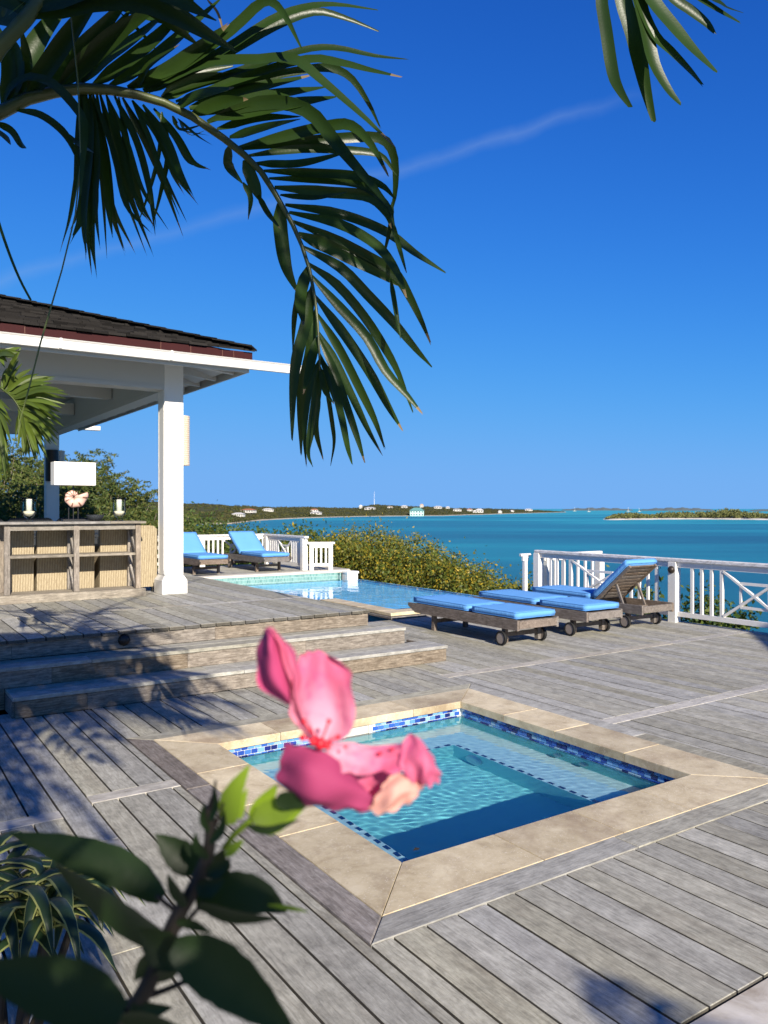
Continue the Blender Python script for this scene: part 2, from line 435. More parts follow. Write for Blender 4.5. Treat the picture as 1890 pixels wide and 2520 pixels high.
def leafmat(name, c1, c2, sheen=.42, trans=.25, vein=90, tc2=None, spec=.4):
    m = bpy.data.materials.new(name); m.use_nodes = True; t = NT(m); P = t.objco()
    n = t.noise(P, 6, 4, .6); r = t.rand()
    c = t.mix(n, c1, c2); hv = t.node('ShaderNodeHueSaturation'); t.l.new(c, hv.inputs['Color']); t.l.new(t.math('MULTIPLY_ADD', r, .6, .7), hv.inputs['Value'])
    t.color(hv.outputs[0]); t.rough(sheen); t.p.inputs['Specular IOR Level'].default_value = spec
    t.bump(t.noise(P, vein, 2), .15, .003)
    tr = t.node('ShaderNodeBsdfTranslucent')
    if tc2: tr.inputs[0].default_value = (*tc2, 1)
    else: t.l.new(hv.outputs[0], tr.inputs[0])
    mx = t.node('ShaderNodeMixShader'); mx.inputs[0].default_value = trans
    t.l.new(t.p.outputs[0], mx.inputs[1]); t.l.new(tr.outputs[0], mx.inputs[2]); t.l.new(mx.outputs[0], t.n['Material Output'].inputs[0])
    return m
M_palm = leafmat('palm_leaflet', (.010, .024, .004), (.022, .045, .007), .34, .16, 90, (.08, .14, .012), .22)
M_palmdry = leafmat('dry_palm_leaflet', (.12, .085, .04), (.20, .145, .07), .7, .15)
M_rachis = leafmat('palm_rachis', (.06, .08, .022), (.09, .105, .03), .4, .05)
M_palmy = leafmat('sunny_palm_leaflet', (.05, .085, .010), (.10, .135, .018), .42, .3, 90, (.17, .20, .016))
M_hib = leafmat('hibiscus_leaf', (.007, .018, .004), (.015, .034, .007), .45, .16, 60, (.06, .12, .010), .25)
M_bract = leafmat('young_green_bract', (.15, .24, .012), (.20, .29, .02), .5, .4, 60, (.30, .40, .015))
M_stem = mat('brown_green_stem', (.018, .013, .008), .8)
def petal():
    m = bpy.data.materials.new('pink_petal'); m.use_nodes = True; t = NT(m); P = t.objco()
    c = t.mix(t.noise(P, 22, 5, .6), (.62, .075, .19), (.72, .22, .33))
    ln = t.node('ShaderNodeVectorMath', operation='LENGTH'); t.l.new(P, ln.inputs[0])
    c = t.mix(t.ramp(t.math('MULTIPLY', ln.outputs['Value'], 20.), [(.12, (.75, .75, .75)), (.75, (0, 0, 0))]), c, (.78, .46, .55))
    c = t.mix(t.math('MULTIPLY', t.ramp(t.noise(t.map(P, (1, 1, 1)), 130, 3, .6), [(.5, (0, 0, 0)), (.7, (1, 1, 1))]), .35), c, (.50, .03, .20))
    t.color(c); t.rough(.6); t.p.inputs['Specular IOR Level'].default_value = .2
    t.bump(t.noise(P, 60, 4), .5, .004)
    tr = t.node('ShaderNodeBsdfTranslucent'); tr.inputs[0].default_value = (.62, .07, .2, 1)
    mx = t.node('ShaderNodeMixShader'); mx.inputs[0].default_value = .25
    t.l.new(t.p.outputs[0], mx.inputs[1]); t.l.new(tr.outputs[0], mx.inputs[2]); t.l.new(mx.outputs[0], t.n['Material Output'].inputs[0]); return m
M_petal = petal()
M_petalback_shade = leafmat('dull_outside_shaded_petal', (.36, .04, .12), (.48, .075, .19), .7, .15, 60, (.45, .04, .14), .15)  # dull petal outsides, with the lower petal's shadow put into the colour
M_petalold = mat('browned_petal_edge', (.55, .27, .22), .7)
M_stamen = mat('crimson_stamen', (.55, .005, .02), .5)
M_shellpink = mat('pink_nautilus', (.62, .40, .32), .5)
M_shelldark = mat('brown_nautilus_ribs', (.16, .08, .05), .5)
M_trunk = mat('palm_trunk_bark', (.22, .19, .15), .9, .1)
t = NT(M_trunk); t.color(t.mix(t.noise(t.map(t.pos(), (3, 3, 22)), 2, 5), (.12, .10, .08), (.30, .26, .21)))

# ------------------------------------------------------------------ sea and land
SEA = -15.0
def make_sea():
    m = mat('shallow_tropical_sea', (.01, .15, .22), .3, .12); t = NT(m); P = t.pos()
    R = t.map(P, (1, 1, 1), rot=(0, 0, TH))                       # x across the view, y away from the shore
    a = t.noise(t.map(R, (.0011, .0042, 1), (3.1, 7.3, 0)), 1.0, 5, .55, .8)
    b = t.noise(t.map(R, (.006, .02, 1), (1.1, 2.3, 0)), 1.0, 4, .6, .4)
    f = t.math('ADD', t.math('MULTIPLY', a, .8), t.math('MULTIPLY', b, .2))
    sx = t.node('ShaderNodeSeparateXYZ'); t.l.new(R, sx.inputs[0])
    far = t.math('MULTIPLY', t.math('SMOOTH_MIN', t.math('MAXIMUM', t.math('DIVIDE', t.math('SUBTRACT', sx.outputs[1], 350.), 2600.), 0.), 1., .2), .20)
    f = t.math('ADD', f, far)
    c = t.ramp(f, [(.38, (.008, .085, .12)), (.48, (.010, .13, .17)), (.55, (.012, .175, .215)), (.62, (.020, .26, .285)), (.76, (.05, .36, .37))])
    t.color(c)
    w = t.math('ADD', t.noise(t.map(R, (.35, .8, 1)), 1, 4, .6), t.math('MULTIPLY', t.noise(t.map(R, (2.0, 4, 1)), 1, 3, .6), .3))
    t.bump(w, .55, .25); t.p.inputs['IOR'].default_value = 1.33
    R0 = 60000
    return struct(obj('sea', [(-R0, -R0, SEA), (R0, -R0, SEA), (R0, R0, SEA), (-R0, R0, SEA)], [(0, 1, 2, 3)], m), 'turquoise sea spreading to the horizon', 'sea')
make_sea()

def vnoise(x, y, seed=0):
    """smooth value noise on arrays"""
    r = np.random.default_rng(seed).random((64, 64)); xi = np.floor(x).astype(int); yi = np.floor(y).astype(int)
    fx = x-xi; fy = y-yi; fx = fx*fx*(3-2*fx); fy = fy*fy*(3-2*fy)
    g = lambda i, j: r[i % 64, j % 64]
    return (g(xi, yi)*(1-fx)+g(xi+1, yi)*fx)*(1-fy)+(g(xi, yi+1)*(1-fx)+g(xi+1, yi+1)*fx)*fy
def fbm(x, y, seed=0, oct=5):
    s = 0; a = .5
    for o in range(oct): s = s+a*(vnoise(x*2**o, y*2**o, seed+o)-.5); a *= .55
    return s
def land_material():
    m = mat('scrub_covered_land', (.05, .06, .02), .95, .1); t = NT(m); P = t.pos()
    n = t.noise(P, .06, 8, .7); n2 = t.noise(P, .6, 5, .7)
    c = t.ramp(t.math('ADD', t.math('MULTIPLY', n, .6), t.math('MULTIPLY', n2, .4)), [(.36, (.022, .028, .010)), (.5, (.055, .058, .020)), (.64, (.11, .095, .045))])
    sx = t.node('ShaderNodeSeparateXYZ'); t.l.new(P, sx.inputs[0])
    beach = t.ramp(t.math('MULTIPLY_ADD', t.noise(P, .05, 3), .2, t.math('DIVIDE', t.math('SUBTRACT', sx.outputs[2], SEA), 6.)), [(.24, (1, 1, 1)), (.36, (0, 0, 0))])
    t.color(t.mix(beach, c, (.42, .36, .28))); return m
M_land = land_material()
SH_X = [-1600, -400, 300, 572, 640, 755, 880, 1006, 1090, 1200, 1300, 1388, 1400]
SH_D = [700, 760, 800, 861, 1116, 1407, 1660, 1800, 1850, 2312, 2900, 3597, 3700]
RG_X = [-1600, 200, 500, 580, 670, 740, 815, 875, 890, 922, 985, 1050, 1125, 1200, 1300, 1388, 1400]
RG_Y = [1215, 1226, 1237, 1242, 1246, 1245.5, 1248, 1249, 1245, 1240, 1244, 1245.5, 1249, 1250, 1253, 1258, 1262]
def make_ground():
    px = np.concatenate([np.linspace(-2600, 300, 30), np.linspace(310, 1400, 300), np.linspace(1410, 4200, 60)])
    dd = np.concatenate([np.linspace(-14, 3, 8), np.geomspace(4, 700, 110), np.geomspace(715, 6000, 140)])
    PX, DD = np.meshgrid(px, dd)
    X = (PX-945)/F*np.maximum(DD, 6.0); Y = DD
    sh = np.interp(PX, SH_X, SH_D); far_ok = PX < 1400
    near_edge = np.where(PX > 600, 55., np.interp(PX, [420, 600], [900., 70.]))
    t = np.clip((DD-8)/(near_edge-8), 0, 1)
    near = -1.3-(13.9)*t**.8+fbm(X*.12, Y*.12, 3)*1.5*np.clip((DD-6)/10, 0, 1)
    near = np.where(DD > near_edge, SEA-2, near)
    ridge_d = sh+np.interp(PX, [300, 600, 1400], [900., 700., 500.])
    ry = np.interp(PX, RG_X, RG_Y); rz = CAM_H+(1252-ry)*ridge_d/F
    s = np.clip((DD-sh)/(ridge_d-sh), 0, 1)
    hill = SEA+.5+(rz-SEA-3)*(s**.65)+fbm(X*.012, Y*.012, 9)*7*np.clip(s*6, 0, 1)+fbm(X*.05, Y*.05, 19)*3*np.clip(s*8, 0, 1)
    hill = np.where(DD > ridge_d, rz-3-(DD-ridge_d)*.012, hill)
    far = np.where((DD > sh) & far_ok, hill, SEA-3)
    left = np.clip((600-PX)/150, 0, 1)
    Z = np.maximum(near, far)
    W = X*CT+Y*ST; V = -X*ST+Y*CT
    n, k = len(dd), len(px)
    verts = np.stack([W, V, Z], -1).reshape(-1, 3)
    idx = np.arange(n*k).reshape(n, k)
    faces = np.stack([idx[:-1, :-1], idx[:-1, 1:], idx[1:, 1:], idx[1:, :-1]], -1).reshape(-1, 4)
    keep = Z.reshape(-1)[faces].max(1) > SEA-1.5
    o = obj('ground', verts.tolist(), faces[keep].tolist(), M_land, smooth=True)
    return struct(o, 'scrub covered hillside and coast around the bay', 'ground'), (px, dd, Z)
ground, GRID = make_ground()
def ground_z(pxv, d):
    px, dd, Z = GRID
    i = int(np.clip(np.searchsorted(px, pxv), 1, len(px)-1)); j = int(np.clip(np.searchsorted(dd, d), 1, len(dd)-1))
    return float(max(Z[j, i], Z[j-1, i-1]) if False else (Z[j, i]+Z[j-1, i-1])/2)

# leaf clouds -------------------------------------------------------
def leaf_mesh(name, C, size, mat_, parent=None, aspect=.5, elong=1.0):
    """many small diamond leaves at the points C"""
    n = len(C); 
    d = RNG.normal(size=(n, 3)); d /= np.linalg.norm(d, axis=1)[:, None]
    e = RNG.normal(size=(n, 3)); e -= (e*d).sum(1)[:, None]*d; e /= np.linalg.norm(e, axis=1)[:, None]
    s = size*RNG.uniform(.6, 1.3, n)[:, None] if np.isscalar(size) else (size*RNG.uniform(.6, 1.3, n))[:, None]
    nn = np.cross(d, e)
    v = np.stack([C-d*s*elong, C+e*s*aspect+nn*s*.15, C+d*s*elong, C-e*s*aspect+nn*s*.15], 1).reshape(-1, 3)
    me = bpy.data.meshes.new(name)
    me.vertices.add(4*n); me.vertices.foreach_set('co', v.astype(np.float32).ravel())
    me.loops.add(4*n); me.loops.foreach_set('vertex_index', np.arange(4*n, dtype=np.int32))
    me.polygons.add(n); me.polygons.foreach_set('loop_start', np.arange(0, 4*n, 4, dtype=np.int32))
    me.materials.append(mat_); me.update(); me.validate()
    o = bpy.data.objects.new(name, me); COL.objects.link(o)
    if parent: o.parent = parent
    return o
def crown_points(c, r, n, clumps=60, spread=.22, seed=0, low=.0):
    g = np.random.default_rng(seed)
    d = g.normal(size=(clumps, 3)); d /= np.linalg.norm(d, axis=1)[:, None]
    rad = g.uniform(.45, 1.0, clumps)[:, None]
    cc = d*rad; cc[:, 2] = np.where(cc[:, 2] < -.55, -cc[:, 2]*.5, cc[:, 2])
    k = g.integers(0, clumps, n); sz = g.uniform(.5, 1.2, clumps)*spread
    p = cc[k]+g.normal(size=(n, 3))*sz[k][:, None]
    return np.array(c)+p*np.array(r), np.array(c)+cc*np.array(r)
def shrub(name, label, cat, base, r, n, leaf, mat_, group=None, seed=0, clumps=60, spread=.2, aspect=.5, elong=1.0, stems=9, trunk=.03):
    base = Vector(base); t = thing(name, label, cat, base, 0, group)
    c = (0, 0, r[2]*.95)
    P, K = crown_points(c, r, n, clumps, spread, seed)
    leaf_mesh('crown', P, leaf, mat_, t, aspect, elong)
    g = random.Random(seed); mb = MB()
    for i in range(stems):
        e = Vector(K[g.randrange(len(K))]); m = Vector((e.x*.35, e.y*.35, e.z*.5))+Vector((g.uniform(-.1, .1), g.uniform(-.1, .1), 0))
        mb.tube([(g.uniform(-.1, .1), g.uniform(-.1, .1), -.35), m, e], [trunk, trunk*.6, trunk*.2], 5)
    mb.build('trunk', M_bark, t)
    return t
GB = 'yellowing bushes beyond the pool edge'
def bush_at(i, pxv, d, ytop, rx, label, m=M_bushy, leaf=.055, n=9000, name='coastal_bush', group=GB, zb=None, **k):
    top = at(pxv, ytop, d); zb = (top.z-2.4) if zb is None else zb
    rz = (top.z-zb)/1.98
    return shrub(name, label, 'bush', (top.x, top.y, zb), (rx, rx, rz), n, leaf, m, group, 100+i, **k)

BUSH = [(820, 20.5, 1302, 1.5, 'yellowing bush directly behind the white end panel of the pool railing'),
        (895, 18.8, 1290, 1.5, 'tallest yellow flecked bush beyond the far end of the infinity pool'),
        (975, 17.6, 1308, 1.4, 'yellowing bush beyond the infinity edge, second right of the tallest'),
        (1050, 16.8, 1335, 1.35, 'yellow green bush beyond the middle of the infinity pool edge'),
        (1120, 16.2, 1362, 1.2, 'yellow green bush on the descending slope above the lounger cushions'),
        (1185, 15.8, 1392, 1.1, 'low yellow green bush behind the middle lounger cushion'),
        (1245, 15.6, 1420, 1.0, 'lowest rightmost yellowing bush beyond the infinity edge')]
def depth_at_u(p, u): return u/((p-945)/F*CT+ST)
for i, (p, d, y, r, lab) in enumerate(BUSH):
    d = depth_at_u(p, 10.75); y += 10
    bush_at(i, p, d, y, min(r, 1.35), lab, n=17000, leaf=.036, clumps=120, spread=.15, aspect=.5, zb=at(p, y, d).z-2.3, stems=24, trunk=.022)
for i, (p, y, lab) in enumerate([(930, 1308, 'back row bush peeking between the two tallest yellowing bushes'), (1010, 1330, 'back row bush behind the middle of the yellowing hedge'), (1085, 1360, 'back row bush nearer the loungers'), (860, 1312, 'back row bush behind the far end of the yellowing hedge'), (1160, 1392, 'back row bush low above the middle lounger')]):
    y += 12; d = depth_at_u(p, 12.4); bush_at(20+i, p, d, y, 1.3, lab, n=11000, leaf=.038, clumps=90, spread=.17, zb=at(p, y, d).z-2.5)
# green shrubs seen through the right railing
for i, (p, d, y, r, lab) in enumerate([(1530, 13.0, 1450, .7, 'green shrub behind the raised lounger, below the railing'),
        (1700, 12.6, 1445, .75, 'green shrub just right of the railing post with the round light'),
        (1775, 12.9, 1470, .7, 'green shrub behind the crossed railing panel')]):
    bush_at(40+i, p, d, y, r, lab, M_bushg, .05, 5000, 'sea_shrub', 'green shrubs below the right railing', clumps=50)
# scrub behind the far railing
for i, (p, d, y, r, lab) in enumerate([(470, 27, 1262, 2.0, 'dark scrub bush behind the white corner post of the pavilion'), (540, 30, 1292, 1.9, 'scrub bush behind the far left railing lounger'),
        (630, 27, 1298, 1.8, 'scrub bush behind the far railing corner'), (705, 24, 1284, 1.6, 'bright green bush behind the far railing end post'), (410, 24, 1290, 1.8, 'scrub bush low behind the pavilion post'),
        (760, 23, 1312, 1.3, 'bright bush just left of the yellow bushes')]):
    bush_at(60+i, p, d, y, r, lab, M_bushg if i != 5 else M_bushy, .06, 8000, 'scrub_bush', 'scrub bushes behind the far railing', clumps=70)
def feather_tree(i, pxv, d, ytop, r, lab):
    top = at(pxv, ytop, d); zb = -2.0; h = top.z-zb
    t = thing('feathery_tree', lab, 'tree', (top.x, top.y, zb), 0, 'feathery trees behind the pavilion')
    g = random.Random(300+i); mb = MB(); P = []
    for k in range(120):
        a = g.uniform(0, 6.28); rr = r*math.sqrt(g.random()); z = h*(.25+.75*g.random()**.8*(1-.35*(rr/r)**2))
        e = Vector((rr*math.cos(a), rr*math.sin(a), z))
        s = Vector((e.x*.25, e.y*.25, z*.45))
        mb.tube([(0, 0, 0), s, e], [.05, .03, .006], 4)
        for q in range(9):                                        # drooping sprays of tiny leaflets
            o = e+Vector((g.gauss(0, .25), g.gauss(0, .25), g.gauss(0, .18)))
            dr = Vector((g.uniform(-1, 1), g.uniform(-1, 1), g.uniform(-.4, .7))).normalized()
            L = g.uniform(.25, .6); N = 26
            for j in range(N):
                u = j/N*L; side = dr.cross(UP).normalized()*g.uniform(-.07, .07)
                P.append(o+dr*u+side+Vector((0, 0, -.35*u*u))+Vector((g.gauss(0, .02), g.gauss(0, .02), g.gauss(0, .02))))
    leaf_mesh('crown', np.array(P), .048, M_feather, t, .38, 1.2)
    mb.build('trunk', M_bark, t); return t
for i, (p, d, y, r, lab) in enumerate([(-20, 25, 1075, 2.2, 'tall feathery tree at the left edge behind the small palm'), (90, 26, 1082, 2.3, 'tallest feathery tree behind the table lamp shade'),
        (175, 24, 1110, 2.0, 'feathery tree right of the table lamp'), (255, 23.5, 1165, 1.9, 'feathery tree behind the right candle vase'),
        (325, 23, 1225, 1.7, 'low feathery tree just left of the pavilion post'), (60, 20, 1180, 1.8, 'low feathery tree behind the left candle vase'), (200, 20.5, 1215, 1.6, 'low feathery tree behind the nautilus lamp'), (385, 22, 1262, 1.5, 'lowest feathery shrub tree beside the pavilion post')]):
    feather_tree(i, p, d, y, r, lab)

# scrub on the far coast (one mass)
def scrub_mass():
    g = np.random.default_rng(5); P = []; S = []
    N = 5200
    for i in range(N):
        pxv = g.uniform(330, 1395); sh = np.interp(pxv, SH_X, SH_D)
        if pxv < 575 and g.random() < .55: d = g.uniform(60, sh*1.3)
        else: d = sh*1.004+g.random()**1.3*700
        z = ground_z(pxv, d)
        if z < SEA+.8: continue
        c = at(pxv, 1252, d); s = g.uniform(.7, 1.9)*(1.0 if d > 300 else .6)
        k = 16; q = g.normal(size=(k, 3))*np.array([s, s, s*.55]); q[:, 2] = np.abs(q[:, 2])
        P.append(np.array([c.x, c.y, z+.2])+q); S.append(np.full(k, s*.55))
    o = leaf_mesh('coastal_scrub', np.concatenate(P), np.concatenate(S), M_scrub, None, .8)
    o['kind'] = 'stuff'; o['label'] = 'low scrub covering the far shore of the bay'; o['category'] = 'scrub'
M_scrub = foliage('far_scrub', [(.03, .038, .014), (.058, .066, .022), (.085, .085, .03), (.12, .105, .04)], .9, .1, .1)
scrub_mass()
def islet():
    px = np.linspace(1410, 2400, 140); m = mat('islet_sand_and_soil', (.6, .55, .45), .95); t = NT(m); sx = t.node('ShaderNodeSeparateXYZ'); t.l.new(t.pos(), sx.inputs[0])
    t.color(t.ramp(t.math('DIVIDE', t.math('SUBTRACT', sx.outputs[2], SEA), 5.), [(.30, (.66, .61, .52)), (.42, (.06, .065, .025))]))
    rows = np.linspace(0, 1, 14); V = []
    hmul = np.interp(px, [1410, 1485, 1500, 1620, 2000, 2400], [.05, .12, .8, 1, 1, .2])
    for i, p in enumerate(px):
        d0 = 1199+40*math.sin(p*.012)+8*math.sin(p*.09)
        for r in rows:
            c = at(p, 1252, d0+r*170); V.append((c.x, c.y, SEA-.6+(3.4*math.sin(math.pi*min(1, r*1.0+.02))**.7)*hmul[i]))
    k = len(rows); f = [(i*k+j, (i+1)*k+j, (i+1)*k+j+1, i*k+j+1) for i in range(len(px)-1) for j in range(k-1)]
    struct(obj('islet', V, f, m, smooth=True), 'low green islet with a white sand beach on the right', 'islet')
    g = np.random.default_rng(8); P = []; S = []
    for i in range(900):
        p = g.uniform(1494, 2350); d = 1215+40*math.sin(p*.012)+g.uniform(4, 120); top = np.interp(p, [1494, 1510, 1560, 1600, 1640, 1740, 1790, 1850, 1900], [1272, 1263, 1259, 1266, 1258, 1257, 1249, 1256, 1262])
        h = max(2.5, (1252-top)*d/F+CAM_H-SEA-1.5)*g.uniform(.55, 1.0); c = at(p, 1252, d)
        k = 46; q = g.normal(size=(k, 3)); q /= np.linalg.norm(q, axis=1)[:, None]; q *= g.uniform(.5, 1, k)[:, None]
        P.append(np.array([c.x, c.y, SEA+1.2+h*.55])+q*np.array([4.0, 4.0, h*.5])); S.append(np.full(k, 1.15))
    o = leaf_mesh('islet_trees', np.concatenate(P), np.concatenate(S), foliage('islet_foliage', [(.09, .10, .035), (.15, .16, .055), (.20, .20, .075)], .9, .1, .1), None, .7)
    o['kind'] = 'stuff'; o['label'] = 'dense low trees covering the sandy islet'; o['category'] = 'trees'
islet()
def far_island(x0, x1, d, ys, label):
    m = mat('hazy_far_island', (.10, .13, .12), .95); xs = np.linspace(x0, x1, 40); V = []
    for i, x in enumerate(xs):
        u = i/39; h = math.sin(math.pi*u)**.5*(ys+1.2*math.sin(i*.9)+.6*math.sin(i*2.3))
        a = at(x, 1252, d); b = at(x, 1252, d+250); c = at(x, 1252, d+500)
        V += [(a.x, a.y, SEA-1), (b.x, b.y, SEA+max(.2, h)*d/F+16.6*0), (c.x, c.y, SEA-1)]
    f = []
    for i in range(39): f += [(i*3, i*3+3, i*3+4, i*3+1), (i*3+1, i*3+4, i*3+5, i*3+2)]
    struct(obj('far_island', V, f, m, smooth=True), label, 'island')
far_island(1380, 1560, 7500, 6.5, 'faint low island on the horizon right of the town')
far_island(1570, 1760, 6500, 7.5, 'low dark island on the horizon above the islet')
far_island(1840, 2200, 5200, 9, 'distant island at the right edge of the horizon')
# far houses
MW = mat('white_render_wall', (.55, .53, .48), .8); MT = mat('pale_teal_wall', (.42, .60, .55), .8)
MR = {'orange': mat('orange_roof', (.36, .13, .06), .8), 'white': mat('white_roof', (.55, .53, .50), .7), 'teal': mat('teal_roof', (.10, .26, .25), .7), 'tan': mat('tan_roof', (.42, .30, .20), .8), 'grey': mat('grey_roof', (.35, .34, .32), .8)}
M_win = mat('dark_window', (.03, .04, .05), .2)
def house(p, ybase, w, h, roof, label, wall=MW, d=None, storeys=1):
    if d is None:
        sh = float(np.interp(p, SH_X, SH_D)); rd = sh+float(np.interp(p, [300, 600, 1400], [900., 700., 500.]))
        d = sh+8
        while d < rd and 1252+(CAM_H-ground_z(p, d))*F/d > ybase: d += 6
    z = ground_z(p, d)-.6; c = at(p, 1252, d); W = w*d/F; Hh = h*d/F; D = W*.7
    t = thing('house', label, 'house', (c.x, c.y, z), -TH+random.uniform(-.3, .3), 'houses on the far shore')
    zr = Hh*.68+.6
    MB().box((-W/2, -D/2, 0), (W/2, D/2, zr)).build('wall', wall, t)
    o = W*.06; MB().add([(-W/2-o, -D/2-o, zr), (W/2+o, -D/2-o, zr), (W/2+o, D/2+o, zr), (-W/2-o, D/2+o, zr), (-W*.22, 0, zr+Hh*.36), (W*.22, 0, zr+Hh*.36)], [(0, 1, 5, 4), (1, 2, 5), (2, 3, 4, 5), (3, 0, 4), (3, 2, 1, 0)]).build('roof', MR[roof], t)
    n = 3 if w < 25 else 5
    for s in range(storeys):
        for k in range(n):
            x = -W/2+W*(k+.5)/n; zz = .6+(zr-.6)*(s+.3)/storeys; hh = (zr-.6)/storeys*.45
            MB().box((x-W/n*.22, -D/2-.08, zz), (x+W/n*.22, -D/2+.02, zz+hh)).build('window', M_win, t)
for a in [(587, 1272, 28, 9, 'white', 'low white house nearest on the left shore'), (612, 1263, 32, 9, 'orange', 'orange roofed house high on the left shore'), (660, 1259, 26, 7, 'white', 'pale roofed house on the left hillside'),
          (778, 1266, 24, 7, 'white', 'long white house by the middle of the far shore'), (774, 1260, 18, 7, 'orange', 'brown roofed house above the long white one'), (888, 1252, 8, 8, 'white', 'white water tank house on the hill'),
          (911, 1254, 24, 6, 'white', 'white roofed bungalow on the hill'), (960, 1251, 14, 4, 'tan', 'small tan roofed house right of the bungalow'), (995, 1250, 14, 6, 'white', 'small white house left of the big teal house'),
          (1038, 1249, 9, 8, 'tan', 'cream tower house beside the big teal house'), (1078, 1252, 18, 6, 'white', 'wide white house right of the teal house'), (1102, 1252, 9, 5, 'white', 'small white cube house on the ridge'),
          (1125, 1259, 20, 6, 'grey', 'grey roofed house on the right part of the shore'), (1155, 1258, 14, 6, 'orange', 'small orange roofed house near the point'), (1180, 1262, 18, 9, 'white', 'white gabled house near the waterfront'),
          (1168, 1262, 8, 6, 'white', 'little white shore house left of the gabled one'), (1230, 1263, 9, 6, 'white', 'white shed on the point with red shutters'), (1260, 1260, 8, 4, 'white', 'white cottage farther along the point'), (1300, 1258, 18, 5, 'white', 'last long white building on the point')]:
    house(*a)
house(1026, 1266, 34, 20, 'teal', 'large teal two storey house on the waterfront', MT, d=1812, storeys=2)
c = at(921, 1252, 2300); mastz = ground_z(921, 2300)
tag(MB().tube([(c.x, c.y, mastz-1), (c.x, c.y, mastz+16), (c.x, c.y, mastz+38)], [.7, .5, .25], 6).build('radio_mast', mat('white_mast', (.75, .75, .75), .6)), 'tall thin white radio mast on the far hill', 'mast')
for p, d, lab in [(1449, 4200, 'white sailboat with the tallest mast on the horizon'), (1414, 5200, 'small white boat left of the tallest sailboat'), (1546, 4600, 'white boat anchored left of the two over the islet'), (1573, 4300, 'white sailboat just above the islet')]:
    c = at(p, 1252, d); k = d/4200*1.6
    t = thing('sailboat', lab, 'boat', (c.x, c.y, SEA), -TH, 'boats anchored on the horizon')
    MB().add([(-6*k, -1.5*k, 1.6*k), (5*k, -1.5*k, 1.6*k), (7*k, 0, 1.9*k), (5*k, 1.5*k, 1.6*k), (-6*k, 1.5*k, 1.6*k), (-5*k, 0, -.5), (5*k, 0, -.5)], [(0, 1, 2, 3, 4), (0, 5, 6, 1), (1, 6, 2), (2, 6, 3), (3, 6, 5, 4), (4, 5, 0)]).build('hull', MW, t)
    MB().box((-2*k, -1*k, 1.6*k), (2*k, 1*k, 2.8*k)).build('cabin', MW, t)
    MB().tube([(0, 0, 2*k), (0, 0, 14*k)], .35*k, 5).build('mast', MW, t)

# ------------------------------------------------------------------ lower deck
U0, U1 = -2.0, 9.80
V0 = 1.533
SP = .153; GAP = .0100
deck = box('deck', (U0, V0+.01, -.50), (1.60, 9.45, -.14), M_under)
struct(deck, 'weathered grey timber pool deck', 'deck')
MB().box((4.67, V0+.01, -.50), (U1, 9.45, -.14)).box((1.61, V0+.01, -.50), (4.66, 2.45, -.14)).box((1.61, 5.55, -.50), (4.66, 9.45, -.14)).build('joist', M_under, deck)
def board(a, b, m, parent, name='deck_board'):
    j = random.uniform(-.0012, .0012)
    return MB().box((a[0], a[1], a[2]+j), (b[0], b[1], b[2]+j), .0025).build(name, m, parent)
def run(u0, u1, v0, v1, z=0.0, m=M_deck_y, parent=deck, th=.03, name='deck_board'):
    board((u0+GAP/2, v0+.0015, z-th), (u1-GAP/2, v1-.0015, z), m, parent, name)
def columns(lo, hi):
    k = math.ceil((lo-1.827)/SP); e = []
    g = 1.827+k*SP
    edges = [lo]+([] if g-lo < .03 else [])
    while g < hi-.03:
        if g > edges[-1]+.03: edges.append(g)
        g += SP
    edges.append(hi); return list(zip(edges[:-1], edges[1:]))
SPA = dict(u0=2.03, u1=4.20, v0=2.90, v1=5.12); CO = dict(u0=1.72, u1=4.54, v0=2.585, v1=5.43); WF = dict(u0=1.575, u1=4.685, v0=2.44, v1=5.575)
STEP_V = 6.56
def strip(u0, u1, v0, v1): board((u0+.002, v0+.0015, -.03), (u1-.002, v1-.0015, .001), M_strip, deck, 'strip_board')
for a, b in columns(U0, .905):
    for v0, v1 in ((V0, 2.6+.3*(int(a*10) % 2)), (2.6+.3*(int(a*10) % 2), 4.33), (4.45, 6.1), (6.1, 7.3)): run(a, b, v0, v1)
strip(U0, .905, 4.33, 4.45)
for a, b in ((.905, 1.075),):
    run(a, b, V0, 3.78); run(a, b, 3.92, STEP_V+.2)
strip(.905, 1.075, 3.78, 3.92)
for a, b in columns(1.075, WF['u0']):
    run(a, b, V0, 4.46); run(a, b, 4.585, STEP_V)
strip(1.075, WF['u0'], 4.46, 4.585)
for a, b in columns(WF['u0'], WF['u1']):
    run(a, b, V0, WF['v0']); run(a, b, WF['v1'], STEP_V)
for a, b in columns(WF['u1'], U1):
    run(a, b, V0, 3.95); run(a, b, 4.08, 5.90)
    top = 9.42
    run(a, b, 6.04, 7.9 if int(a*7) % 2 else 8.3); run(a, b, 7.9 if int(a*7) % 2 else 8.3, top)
for u in np.arange(WF['u1'], U1-.1, 1.7):
    strip(u, min(u+1.7, U1), 3.95, 4.08); strip(u, min(u+1.7, U1), 5.90, 6.04)
